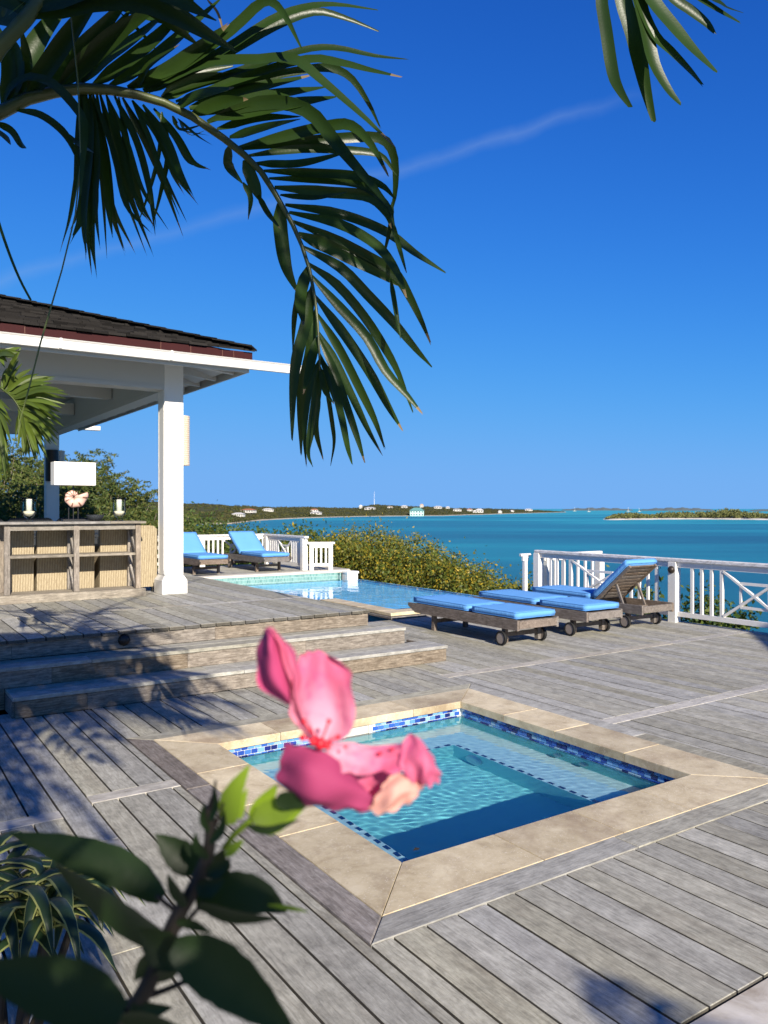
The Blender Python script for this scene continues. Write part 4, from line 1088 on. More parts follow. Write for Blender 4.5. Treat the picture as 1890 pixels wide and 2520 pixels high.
MB().box((EU0, EV0+.006, 3.335), (EU1-.04, EV0+.03, 3.488)).box((EU1-.066, EV0+.032, 3.335), (EU1-.042, EV1-.03, 3.488)).build('subfascia', M_beam, pav)
def gutter(v, ua, ub, s):
    g = MB()
    prof = [(0, .10), (0, .015), (.02, 0), (.075, 0), (.09, .04), (.095, .085), (.11, .10), (.115, .108), (.10, .108), (.085, .09), (.08, .045), (.07, .012), (.025, .012), (.012, .02), (.012, .10)]
    n = len(prof); V = [(x, v-s*a, 3.372+z) for x in (ua, ub) for a, z in prof]; g.add(V, [tuple(range(n))[::-1], tuple(range(n, 2*n))]+[(i, (i+1) % n, n+(i+1) % n, n+i) for i in range(n)])
    return g
gt = gutter(EV0, EU0, EU1, 1).build('gutter', M_white, pav); gutter(EV0, EU1+.001, 4.95, 1).build('spout', M_white, pav)
gutter(EV1, EU0, EU1, -1).build('gutter', M_white, pav); gutter(EV1, EU1+.001, 4.66, -1).build('spout', M_white, pav)
for u in (1.9, 3.15): MB().box((u-.012, EV0-.121, 3.37), (u+.012, EV0-.002, 3.484)).build('gutter_bracket', M_white, gt)
# rafters under the right hand eave
for v in np.arange(9.75, 18.3, .62):
    z0 = RZ-.22
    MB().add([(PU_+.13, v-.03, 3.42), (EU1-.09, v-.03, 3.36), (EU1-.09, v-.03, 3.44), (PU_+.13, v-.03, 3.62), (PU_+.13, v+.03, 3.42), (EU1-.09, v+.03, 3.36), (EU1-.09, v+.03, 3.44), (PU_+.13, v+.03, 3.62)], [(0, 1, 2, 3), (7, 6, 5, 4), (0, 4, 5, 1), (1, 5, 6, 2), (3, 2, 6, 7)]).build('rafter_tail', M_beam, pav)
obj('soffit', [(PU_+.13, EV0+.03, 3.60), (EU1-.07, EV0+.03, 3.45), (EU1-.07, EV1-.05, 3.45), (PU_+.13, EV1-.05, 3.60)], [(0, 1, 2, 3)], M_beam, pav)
# shingles of the front slope
EXP, WSH = .165, .205
rest = MB(); rs = random.Random(4)
for k in range(27):
    v0_ = EV0-.035+k*EXP; hipu = EU1+.03-(k*EXP); x = hipu-rs.uniform(0, .05); first = True
    while x > (.35 if k < 17 else hipu-.6) or (k < 1 and x > .35):
        w = WSH*rs.uniform(.65, 1.25); a, b = x-w+.004, x
        zl = RZ+(v0_-EV0)*SL; th = .022+rs.uniform(0, .010); dv = rs.uniform(-.012, .012); lift = .012+rs.uniform(0, .008)
        v1_ = v0_+EXP+.05; zh = RZ+(v1_-EV0)*SL
        b2 = b-(EXP+.05 if first else 0); 
        V = [(a, v0_+dv, zl+lift), (b, v0_+dv, zl+lift), (max(b2, a+.01), v1_, zh-.008), (a, v1_, zh-.008)]
        V += [(p[0], p[1]+.003, p[2]+th) for p in V]
        f = [(3, 2, 1, 0), (4, 5, 6, 7), (0, 1, 5, 4), (1, 2, 6, 5), (2, 3, 7, 6), (3, 0, 4, 7)]
        if k < 17: obj('shingle', V, f, M_shingle, roof)
        else: rest.add(V, f)
        x -= w; first = False
    if k < 17:                                                     # cap shingle on the hip
        e_ = Vector((-1, 1, SL)); sd = Vector((.7, .7, -.02)); h0 = Vector((hipu-.01, v0_+.0, RZ+k*EXP*SL+.045)); h1 = h0+e_*.21+Vector((0, 0, -.012)); q = []
        for zz in (0, .02): q += [h0-sd*.12+UP*zz, h0+sd*.08+UP*(zz-.02), h1+sd*.08+UP*(zz-.02), h1-sd*.12+UP*zz]
        obj('hip_cap', q, [(3, 2, 1, 0), (4, 5, 6, 7), (0, 1, 5, 4), (1, 2, 6, 5), (2, 3, 7, 6), (3, 0, 4, 7)], M_shingle, roof)
for k in range(27):
    v0_ = EV0-.035+k*EXP; x = min(.35, EU1-k*EXP)
    while x > EU0+k*EXP:
        w = WSH*rs.uniform(.7, 1.3); zl = RZ+(v0_-EV0)*SL
        rest.add([(x-w, v0_, zl+.012), (x-.004, v0_, zl+.012), (x-.004, v0_+.21, zl+.06), (x-w, v0_+.21, zl+.06), (x-w, v0_, zl+.04), (x-.004, v0_, zl+.04), (x-.004, v0_+.21, zl+.088), (x-w, v0_+.21, zl+.088)], [(4, 5, 6, 7), (0, 1, 5, 4), (1, 2, 6, 5), (3, 0, 4, 7)]); x -= w
ro = rest.build('upper_shingles', M_shingle, roof); ro['kind'] = 'stuff'
def sconce(u, v, z0, z1, ax, label, r=.13, m=M_capiz):
    t = thing('wall_lamp', label, 'lamp', (u, v, z0))
    n = 14; V = []
    for z in (0, z1-z0):
        for k in range(n+1):
            a = math.pi*k/n; V.append((ax[0]*r*math.sin(a)+ax[1]*r*math.cos(a)*1.0, ax[1]*r*math.sin(a)+ax[0]*r*math.cos(a), z))
    f = [(k, k+1, n+2+k, n+1+k) for k in range(n)]+[tuple(range(n+1))]
    obj('shade', V, f, m, t, False); MB().box((-.02 if ax[0] else -.05, -.05 if ax[0] else -.02, .1), (.02 if ax[0] else .05, .05 if ax[0] else .02, z1-z0-.1)).build('back_plate', M_bronze, t)
sconce(PU_+.127, PV_+.02, 2.17, 2.82, (1, 0), 'shell scale wall lamp on the near pavilion post')
sconce(PU_+.127, PVB, 2.17, 2.82, (1, 0), 'shell scale wall lamp on the far pavilion post')
sconce(PU_-.02, PVB-.127, 2.17, 2.82, (0, -1), 'shaded front wall lamp on the far pavilion post', m=M_bronze)

# ------------------------------------------------------------------ cabinet and what stands on it
CV = 9.98
cab = thing('open_shelf_cabinet', 'weathered grey timber cabinet with open shelves beside the pavilion post', 'cabinet', (0, 0, 0))
MB().box((1.37, CV-.03, PZ), (3.055, CV+.42, PZ+.10), .004).build('plinth', M_cabx, cab)
for a, b in ((1.37, 1.9), (1.9, 2.62), (2.62, 3.06)): MB().box((a, CV-.035, 1.415), (b-.002, CV+.44, 1.445), .004).build('top_board', M_cabx, cab)
MB().box((1.485, CV+.02, 1.345), (2.94, CV+.045, 1.414)).build('apron', M_cabx, cab)
for u in (1.44, 2.205, 2.945):
    MB().box((u, CV+.012, PZ+.101), (u+.06, CV+.06, 1.4145), .003).build('upright', M_cab, cab)
    MB().box((u+.0, CV+.36, PZ+.101), (u+.06, CV+.41, 1.4145), .003).build('upright', M_cab, cab)
    if u > 2:
        for z0 in (PZ+.12, 1.06): MB().bar((u+.012, CV+.07, z0), (u+.012, CV+.35, z0+.30), .02, .04).bar((u+.03, CV+.35, z0), (u+.03, CV+.07, z0+.30), .02, .04).build('cross_brace', M_cab, cab)
for a, b in ((1.501, 2.204), (2.266, 2.944)): MB().box((a, CV+.03, 1.02), (b, CV+.405, 1.05), .003).build('shelf', M_cabx, cab)
def hurricane(u, label, clabel):
    z = 1.445
    t = thing('hurricane_vase', label, 'vase', (u, CV+.17, z), 0, 'glass candle vases')
    k = .92
    prof = [(.052, 0), (.05, .008), (.018, .02), (.016, .03), (.045, .05), (.082, .085), (.088, .13), (.084, .2), (.088, .262), (.098, .285)]
    inner = [(r-.004, zz+.004) for r, zz in prof[:4:-1]]+[(.001, .058)]
    o = MB().lathe([(r*k, zz) for r, zz in prof]+[(r*k, zz) for r, zz in inner], n=28, cap=False).build('glass', M_glass, t, True)
    MB().lathe([(.002, .060), (.072*k, .086), (.081*k, .105), (.076*k, .122), (.03, .13), (.002, .132)], n=24, cap=False).build('sand', M_sand, t, True)
    c = tag(MB().lathe([(.0335, 0), (.0335, .135), (.030, .142), (.012, .136), (.002, .135)], n=20).build('pillar_candle', M_wax, None, True, (u, CV+.17, z+.128)), clabel, 'candle', 'pillar candles')
    MB().tube([(0, 0, .135), (.002, 0, .15)], .0015, 5).build('wick', M_black, c)
    return t
hurricane(1.73, 'glass hurricane vase with candle left of the lamp', 'ivory pillar candle in the left vase')
hurricane(2.78, 'glass hurricane vase with candle right of the lamp', 'ivory pillar candle in the right vase')
lu, lv, lz = 2.23, CV+.17, 1.445
lamp = thing('table_lamp', 'table lamp with nautilus shell body and white box shade', 'lamp', (lu, lv, lz))
MB().box((-.13, -.055, 0), (.13, .055, .028), .003).build('base', M_black, lamp)
for dx in (-.055, 0, .055): MB().tube([(dx, 0, .028), (dx, 0, .17)], .006, 6).build('leg', M_black, lamp)
MB().tube([(0, .0, .17), (0, .0, .44)], .008, 8).build('stem', M_black, lamp)
MB().box((-.24, -.10, .44), (.24, .10, .72), .003).build('shade', M_linen, lamp)
def nautilus():
    V = []; f = []; n = 64; m = 12; turns = 1.7; Vr = MB()
    for i in range(n):
        t = i/(n-1); a = -turns*2*math.pi*(1-t)+.35; R = .105*math.exp(-.20*turns*2*math.pi*(1-t)*.85); w = R*.42*(1+.10*math.sin(i*1.15)); c = R*.62
        for k in range(m):
            b = 2*math.pi*k/m; rr = c+w*math.cos(b)*1.05
            V.append((rr*math.cos(a), w*.95*math.sin(b), rr*math.sin(a)))
    f = [(i*m+k, i*m+(k+1) % m, (i+1)*m+(k+1) % m, (i+1)*m+k) for i in range(n-1) for k in range(m)]+[tuple((n-1)*m+k for k in range(m))]
    rot = lambda v: (v[0]*1.62, v[1]*1.2, v[2]*1.62+.30)
    s_ = obj('nautilus_shell', [rot(v) for v in V], f, M_shellpink, lamp, True)
    s_.data.materials.append(M_shelldark); s_.data.polygons.foreach_set('material_index', [1 if (i < 44 and i % 3 == 0) or (i >= 44 and i % 5 == 0 and k in (9, 10)) else 0 for i in range(n-1) for k in range(m)]+[0])
    for i in range(8, 52, 4):
        t = i/(n-1); a = -turns*2*math.pi*(1-t)+.35; R = .105*math.exp(-.20*turns*2*math.pi*(1-t)*.85); w = R*.45; c = R*.62; pts = []
        for b in np.linspace(math.pi*.55, math.pi*1.95, 7)-math.pi*.75:
            rr = c+w*math.cos(b)*1.05; pts.append(rot((rr*math.cos(a+.05*b), -abs(w*.97*math.sin(b+1.57*0))-.001, rr*math.sin(a+.05*b))))
        if i < 30: Vr.tube(pts, .0035, 5)
    Vr.build('shell_ribs', M_shelldark, s_)
nautilus()
bowl = tag(MB().lathe([(.05, 0), (.09, .03), (.11, .08), (.10, .08), (.07, .03), (.02, .012)], n=20).build('dark_bowl', M_dwicker, None, True, (2.52, CV+.30, 1.445)), 'small dark bowl behind the nautilus lamp', 'bowl')
def wicker_chair(u, v, w, label, m=M_wicker, h=.88, rz=0, group='cream wicker chairs'):
    t = thing('wicker_chair', label, 'chair', (u, v, PZ), rz, group); hw = w/2; d = .07
    pr = [(-hw, .07), (hw, .07), (hw, h-.06), (hw-.05, h-.01), (hw-.10, h), (-hw+.10, h), (-hw+.05, h-.01), (-hw, h-.06)]; n = len(pr)
    V = [(x, -.0+.03*((z-.07)/h)*-1, z) for x, z in pr]+[(x, d, z) for x, z in pr]
    obj('back', V, [tuple(range(n)), tuple(range(2*n-1, n-1, -1))]+[(i, n+i, n+(i+1) % n, (i+1) % n) for i in range(n)], m, t)
    MB().box((-hw+.06, d+.002, .30), (hw-.06, .60, .44), .02).build('seat', m, t)
    for s_ in (-1, 1):
        MB().box((min(s_*hw, s_*(hw-.055)), d+.003, .07), (max(s_*hw, s_*(hw-.055)), .60, .64), .015).build('arm', m, t)
    MB().box((-hw+.07, d+.01, .442), (hw-.07, .58, .52), .02).build('seat_cushion', M_linen, t)
    for x in (-hw+.04, hw-.04):
        for y in (.03, .55): MB().box((x-.025, y-.025, 0), (x+.025, y+.025, .069)).build('foot', M_black, t)
for u, lab in ((1.49, 'left wicker chair behind the cabinet, seen through its shelves'), (2.205, 'middle wicker chair behind the cabinet divider'), (2.985, 'right wicker chair showing beside the pavilion post'), (.72, 'wicker chair left of the cabinet, at the edge of view')):
    wicker_chair(u, 10.435, .68 if u < 2.5 else .74, lab)
tb = thing('dining_table', 'long dark table behind the wicker chairs', 'table', (1.8, 11.75, PZ))
MB().box((-1.9, -.45, .70), (1.5, .45, .745), .006).build('table_top', M_dwicker, tb)
for x in (-1.75, 1.35):
    for y in (-.36, .36): MB().box((x-.04, y-.04, 0), (x+.04, y+.04, .699)).build('leg', M_dwicker, tb)
for u, lab in ((1.55, 'left dark wicker chair beyond the table'), (2.25, 'middle dark wicker chair beyond the table'), (2.95, 'right dark wicker chair beyond the table')):
    wicker_chair(u, 13.1, .66, lab, M_dwicker, .96, math.pi, 'dark chairs beyond the table')

# ------------------------------------------------------------------ palms
def ribbon(name, P, W, parent, m, roll=0.0, fold=.22, n=12, prof=None, m2=None, nrm=None, ragged=0.0):
    """a leaf blade: centre line P (3D), full width W (metres), V fold, tapered; faces share one mesh"""
    C = catmull(P, n); C = [Vector(c) for c in C]; V = []; rows = []
    prof = prof or (lambda t: min(1, (t/.22+.28))*(1-max(0, (t-.55)/.45)**1.7*.93) if t > 0 else .28)
    for i, c in enumerate(C):
        t = i/(n-1); T = (C[min(i+1, n-1)]-C[max(i-1, 0)]).normalized()
        if nrm is None:
            a = T.cross(VIEW); a = a.normalized() if a.length > .05 else RIGHT.copy(); b = T.cross(a).normalized()
        else:
            b = (Vector(nrm)-T*T.dot(Vector(nrm))).normalized(); a = T.cross(b).normalized()
        r = roll*(.4+.6*t) if not callable(roll) else roll(t)
        wv = a*math.cos(r)+b*math.sin(r); nv = wv.cross(T).normalized()
        w = W*prof(t)/2
        kq = .55 if m2 is None else .80
        V += [c-wv*w+nv*0, c-wv*w*kq+nv*w*fold*.6, c+nv*w*fold, c+wv*w*kq+nv*w*fold*.6, c+wv*w]
    if ragged:
        k = len(V)-5
        for q in range(5): V[k+q] = V[k+q]+(C[-1]-C[-2]).normalized()*random.uniform(-.4, .6)*ragged
    f = [(i*5+j, i*5+j+1, (i+1)*5+j+1, (i+1)*5+j) for i in range(n-1) for j in range(4)]
    o = obj(name, V, f, m, parent, True)
    if m2:
        o.data.materials.append(m2); mi = [1 if j in (0, 3) else 0 for i in range(n-1) for j in range(4)]; o.data.polygons.foreach_set('material_index', mi)
    return o
cA = crop(0, 0, 2.9625); cB = crop(500, 0, 2.9625); cC = crop(500, 500, 2.676); cD = crop(1400, 0, 3.3857); cE = crop(0, 0, 1.5082); cS = crop(0, 720, 3.456)
palm = thing('palm_tree', 'palm whose long drooping frond hangs over the upper left sky', 'palm tree', (-.75, 2.75, 0))
pl = Vector((-.75, 2.75, 0)); rel = lambda p: Vector(p)-pl
CR = Vector((-.75, 2.75, 2.35))
MB().tube([(0, 0, -.1), (.03, 0, 1.0), (0, .02, 2.0), (.02, .0, 2.5)], [.13, .10, .085, .07], 12).build('trunk', M_trunk, palm, True)
RX = [(-150, 350), (-60, 303), (0, 277), (67, 243), (135, 226), (203, 218), (270, 221), (337, 233), (405, 253), (473, 287), (551, 341), (601, 381), (642, 422), (675, 473), (702, 520), (720, 552), (743, 605), (762, 664), (776, 739), (782, 799), (786, 874), (788, 930)]
D0 = lambda i: 2.35+.25*math.sin(i/21*2.2)
rp = [CR, (CR+at(-150, 350, D0(0)))/2+Vector((0, 0, .12))]+[at(x, y, D0(i)) for i, (x, y) in enumerate(RX)]
rw = [.03, .028]+[.0235-.0205*(i/21)**.75 for i in range(22)]
frond = MB().tube([rel(p) for p in rp], rw, 8).build('frond', M_rachis, palm, True)
RXA = np.array(RX)
def depth_near(x, y):
    k = int(((RXA-np.array([x, y]))**2).sum(1).argmin()); return D0(k)
lr = random.Random(21)
def lf_px(pts, w, cmap, s, parent, d0=None, m=None, dz=None, roll=None, fold=.22, ragged=.012, tipw=None):
    px = [cmap(*p) for p in pts]; d = depth_near(*px[0]) if d0 is None else d0
    dz = lr.uniform(-.22, .18) if dz is None else dz
    P = [at(x, y, d+.012+dz*(i/(len(px)-1))**1.3) for i, (x, y) in enumerate(px)]
    W = w*.80/s*d/F; roll = lr.uniform(-.55, .55) if roll is None else roll
    prof = (lambda t: (min(1, t/.25+.3))*(1-max(0, (t-.5)/.5)**1.5*(1-(tipw if tipw is not None else .14))))
    o = ribbon('leaflet', [rel2(parent, p) for p in P], W/max(.6, math.cos(roll)), parent, m or M_palm, roll, fold, 16, prof, ragged=ragged)
    if parent is frond and lr.random() < .4:                                           # browned, split tip
        o.data.materials.append(M_palmdry); o.data.polygons.foreach_set('material_index', [1 if i >= 14 else 0 for i in range(15) for j in range(4)])
    return o
def rel2(parent, p):
    o = parent; q = Vector(p)
    while o is not None: q = q-o.location; o = o.parent
    return q
B_ = [([(-551, 640), (-150, 470), (200, 220), (440, 12), (580, 90), (720, 360)], 95), ([(-440, 655), (100, 390), (480, 150), (720, 55), (950, 30), (1270, 72)], 85), ([(-380, 665), (150, 400), (520, 190), (800, 85), (1020, 125), (1280, 228)], 90),
      ([(-400, 670), (0, 460), (400, 430), (650, 420), (850, 570), (1150, 830), (1390, 1062)], 105), ([(-300, 700), (300, 500), (700, 370), (950, 345), (1250, 405), (1490, 432)], 75), ([(-200, 740), (300, 560), (750, 430), (1000, 455), (1220, 510), (1440, 560)], 85),
      ([(-150, 760), (300, 600), (750, 505), (950, 500), (1090, 580), (1210, 760), (1290, 930)], 75), ([(-100, 790), (300, 660), (780, 550)], 130), ([(-20, 830), (450, 700), (890, 635)], 125), ([(60, 870), (600, 760), (975, 705)], 120),
      ([(30, 890), (300, 775), (560, 745), (780, 820), (920, 980), (1060, 1150), (1240, 1360), (1385, 1545)], 110), ([(100, 940), (400, 860), (700, 850)], 80), ([(190, 1000), (450, 925), (700, 870)], 90), ([(260, 1075), (600, 990), (900, 920), (1080, 915), (1230, 1060), (1350, 1280)], 95),
      ([(280, 1085), (700, 1035), (1100, 1000), (1310, 1015), (1395, 1160), (1400, 1400), (1365, 1570)], 85), ([(330, 1135), (700, 1085), (1050, 1095), (1290, 1130), (1405, 1270)], 80), ([(380, 1190), (700, 1190), (1050, 1110)], 75), ([(440, 1245), (800, 1260), (1100, 1280), (1300, 1350), (1400, 1450)], 70),
      ([(480, 1300), (850, 1310), (1150, 1350), (1340, 1490), (1395, 1650)], 75), ([(520, 1365), (900, 1400), (1200, 1430), (1330, 1545), (1370, 1655)], 85), ([(560, 1420), (820, 1440), (1050, 1400)], 55),
      ([(195, 1065), (185, 1200), (285, 1335)], 95), ([(290, 1330), (345, 1440), (330, 1590)], 50), ([(300, 1165), (370, 1340), (420, 1470)], 115), ([(400, 1420), (470, 1550), (560, 1665)], 50)]
for p, w in B_: lf_px(p, w, cB, 2.9625, frond)
C_ = [([(540, 10), (900, 70), (1200, 185), (1400, 330), (1600, 460)], 85), ([(565, 60), (880, 130), (1100, 245), (1210, 350), (1290, 480), (1335, 610)], 85), ([(590, 120), (850, 230), (1120, 370), (1260, 460), (1340, 580), (1430, 760), (1497, 920)], 85), ([(625, 200), (850, 300), (1100, 425), (1290, 545)], 110),
      ([(650, 285), (900, 420), (1080, 600), (1250, 780), (1400, 960), (1500, 1072)], 90), ([(680, 390), (880, 535), (1060, 745), (1200, 960), (1290, 1130), (1380, 1375)], 78), ([(705, 470), (900, 685), (1080, 885), (1200, 1100), (1340, 1262), (1440, 1382)], 82), ([(735, 610), (930, 865), (1100, 1120), (1220, 1340), (1310, 1492)], 80),
      ([(752, 730), (900, 965), (1030, 1220), (1130, 1430), (1195, 1612)], 70), ([(760, 850), (870, 1040), (980, 1270), (1080, 1480), (1175, 1652)], 62), ([(764, 890), (870, 1120), (960, 1380), (1020, 1560), (1062, 1702)], 62), ([(768, 1000), (850, 1180), (910, 1400), (950, 1600), (982, 1722)], 58), ([(770, 1075), (810, 1200), (850, 1450), (862, 1580), (840, 1722)], 38), ([(768, 990), (820, 1150), (862, 1312)], 36),
      ([(500, 0), (512, 200), (548, 420), (625, 595)], 105), ([(635, 560), (602, 740), (590, 962)], 48), ([(720, 540), (680, 780), (620, 1000), (592, 1240), (585, 1560)], 95), ([(745, 690), (700, 1000), (655, 1200), (642, 1400), (645, 1652)], 85), ([(752, 880), (710, 1050), (660, 1250)], 75), ([(765, 1030), (720, 1150), (682, 1350), (667, 1550), (680, 1730)], 46), ([(768, 1050), (735, 1250), (702, 1500), (692, 1650), (720, 1732)], 46), ([(769, 1090), (760, 1250), (732, 1450), (702, 1622)], 46), ([(766, 1250), (742, 1480), (790, 1690)], 48), ([(770, 1080), (800, 1230), (860, 1320)], 40),
      ([(1235, 500), (1268, 700), (1300, 892)], 40), ([(1245, -10), (1232, 150), (1180, 385)], 36), ([(1240, 110), (1282, 260), (1340, 462)], 42), ([(690, 420), (640, 620), (660, 800)], 90), ([(715, 560), (690, 700), (700, 900)], 80)]
for i, (p, w) in enumerate(C_): lf_px(p, w, cC, 2.676, frond, ragged=.015)
E_ = [([(298, 345), (305, 600), (312, 850), (325, 1000)], 46), ([(312, 348), (345, 600), (352, 850), (370, 990)], 50), ([(330, 346), (372, 560), (395, 800), (428, 970)], 46), ([(345, 350), (400, 560), (440, 760), (527, 915)], 46), ([(372, 352), (420, 560), (468, 730), (545, 952)], 44), ([(395, 352), (460, 520), (515, 700), (598, 855)], 46), ([(425, 356), (500, 520), (545, 690), (565, 830)], 46),
      ([(455, 362), (530, 520), (590, 660), (662, 845)], 46), ([(490, 372), (565, 500), (620, 640), (686, 800)], 46), ([(530, 388), (610, 520), (655, 640), (700, 745)], 44), ([(570, 402), (640, 510), (690, 600), (745, 660)], 40), ([(600, 415), (605, 560), (575, 700), (535, 855)], 36), ([(305, 345), (320, 520), (290, 780), (258, 912)], 40), ([(320, 346), (335, 640), (330, 800), (300, 900)], 60), ([(360, 352), (385, 600), (400, 760), (415, 930)], 52),
      ([(335, 346), (350, 560), (340, 760), (352, 960)], 60), ([(440, 360), (480, 600), (520, 760), (560, 850)], 40), ([(640, 430), (690, 480), (790, 515)], 30), ([(660, 440), (720, 500), (780, 535)], 26), ([(300, 344), (300, 500), (298, 640), (292, 780)], 34)]
for p, w in E_:
    for q in range(2):
        jx, jy = lr.uniform(-14, 14), lr.uniform(-60, 30)
        lf_px([(x+jx*(i > 0)*(1+i*.5), y+(jy if i == len(p)-1 else 0)) for i, (x, y) in enumerate(p)], w*(.72 if q == 0 else .5), cE, 1.5082, frond, dz=lr.uniform(-.1, .35), ragged=.04, tipw=.06)
A_ = [([(90, 740), (150, 540), (300, 250), (560, -60)], 170), ([(200, 700), (330, 500), (540, 200), (760, -80)], 170), ([(330, 660), (480, 480), (700, 250), (960, -40)], 150), ([(430, 630), (650, 420), (880, 220), (1160, 40)], 150), ([(560, 620), (760, 430), (1000, 260), (1250, 60)], 140), ([(680, 620), (900, 460), (1150, 260), (1420, -20)], 130),
      ([(800, 625), (1050, 470), (1350, 220), (1620, -20)], 125), ([(930, 640), (1200, 520), (1450, 350), (1660, 180)], 120), ([(1050, 665), (1300, 560), (1700, 480)], 115), ([(1180, 715), (1400, 600), (1750, 540)], 120), ([(1290, 770), (1450, 690), (1700, 640)], 120), ([(1400, 830), (1600, 750), (1800, 720)], 110),
      ([(30, 755), (60, 650), (190, 560), (340, 585), (450, 665), (560, 795), (618, 920), (600, 1200), (585, 1420)], 80), ([(110, 800), (280, 830), (430, 930), (520, 1050), (592, 1235)], 66), ([(450, 950), (590, 1060), (680, 1112)], 38), ([(-40, 890), (80, 950), (150, 1050), (190, 1078)], 60), ([(-40, 940), (40, 1000), (78, 1055)], 44),
      ([(20, 770), (60, 560), (40, 350), (-80, 100)], 120), ([(60, 750), (130, 560), (120, 380), (60, 250)], 120), ([(150, 700), (200, 500), (190, 380), (150, 200)], 110), ([(700, -40), (950, 55), (1150, 130), (1285, 172)], 115), ([(880, 95), (1040, 250), (1160, 392)], 30), ([(600, 610), (700, 380), (980, 40)], 90), ([(1000, 640), (1080, 480), (1300, 330)], 70)]
for p, w in A_: lf_px(p, w, cA, 2.9625, frond, dz=lr.uniform(-.25, .1))
lf_px([(1505, -10), (1590, 100), (1640, 280)], 24, cA, 2.9625, frond, m=M_palmdry)
# second petiole crossing the corner, with its own leaflets above the frame
p2 = [at(-120, 300, 2.05), at(0, 115, 2.05), at(60, 50, 2.06), at(130, -40, 2.1), at(260, -260, 2.25), at(420, -420, 2.5)]
fr2 = MB().tube([rel(p) for p in [CR+Vector((0, 0, .02))]+p2], [.03, .022, .02, .0195, .019, .015, .008], 8).build('frond', M_rachis, palm, True)
for k in range(34):
    t = k/33; q = Vector(catmull([tuple(p) for p in p2[2:]], 34)[k]); sgn = 1 if k % 2 else -1
    d = (RIGHT*sgn*.8+UP*(.2+.3*t)+VIEW*lr.uniform(-.3, .5)).normalized(); L = lr.uniform(.4, .6)
    ribbon('leaflet', [rel2(fr2, q), rel2(fr2, q+d*L*.5+UP*.03), rel2(fr2, q+d*L+UP*-.12)], .05, fr2, M_palm, lr.uniform(-.5, .5), .2, 8)
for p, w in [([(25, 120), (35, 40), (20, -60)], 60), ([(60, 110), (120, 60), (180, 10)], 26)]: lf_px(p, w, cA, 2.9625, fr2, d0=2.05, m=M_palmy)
tip = [(-20, 490), (0, 558), (25, 630), (50, 690), (76, 739)]
ribbon('leaflet', [rel2(frond, at(x, y, 2.3)) for x, y in tip], .010, frond, M_palm, .2, .3, 12, lambda t: 1-.3*t)
# long hanging fibre
fib = [(175, 40), (192, 200), (199, 400), (185, 530), (152, 665), (100, 842), (70, 960), (30, 1105)]
MB().tube([rel2(frond, at(x, y, 2.25)) for x, y in fib], [.0022]*5+[.0026, .0022, .0008], 5).build('fibre', M_rachis, frond)

def free_frond(parent, P, n, L, W, m, name='frond', joined=True, droop=.35, mr=None, jit=.08):
    """a whole frond along a 3D arc, leaflets on both sides"""
    C = [Vector(c) for c in catmull(P, 40)]; mb = MB(); ll = []
    fr = MB().tube([rel2(parent, c) for c in C], [max(.004, .02*(1-i/40)) for i in range(40)], 6).build(name, mr or M_rachis, parent, True)
    for k in range(n):
        t = .10+.88*k/(n-1); i = int(t*39); c = C[i]; T = (C[min(i+1, 39)]-C[max(i-1, 0)]).normalized(); S = T.cross(UP).normalized(); N = S.cross(T)
        for sg in (-1, 1):
            l = L*(math.sin(math.pi*min(1, t*.85+.18))**.6)*lr.uniform(.8, 1.1)
            d = (S*sg*.85+T*(.35+.5*t)+N*lr.uniform(.0, .3)).normalized()
            p1 = c+d*l*.5+UP*(-.15*droop*l)+S*lr.uniform(-jit, jit)*l; p2_ = c+d*l*.95+UP*(-droop*l)+T*lr.uniform(-jit, jit)*l
            o = ribbon('leaflet', [rel2(fr, c), rel2(fr, p1), rel2(fr, p2_)], W, fr, m, lr.uniform(-.4, .4), .2, 8, nrm=N)
            ll.append(o)
    if joined:
        V = []; f = []
        for o in ll:
            k = len(V); V += [tuple(v.co) for v in o.data.vertices]; f += [tuple(q+k for q in p.vertices) for p in o.data.polygons]
            me = o.data; bpy.data.objects.remove(o); bpy.data.meshes.remove(me)
        x = obj('leaflets', V, f, m, fr, True); x['kind'] = 'stuff'
    return fr
# other fronds of the same crown, outside the frame; they shade the steps
for e, mid in (((-2.3, 1.6, 2.7), (-1.6, 2.2, 3.1)), ((-2.2, 4.0, 2.3), (-1.5, 3.5, 2.9)), ((-1.4, .9, 2.9), (-1.1, 1.8, 3.2))):
    free_frond(palm, [tuple(CR), mid, e], 26, .5, .045, M_palm)

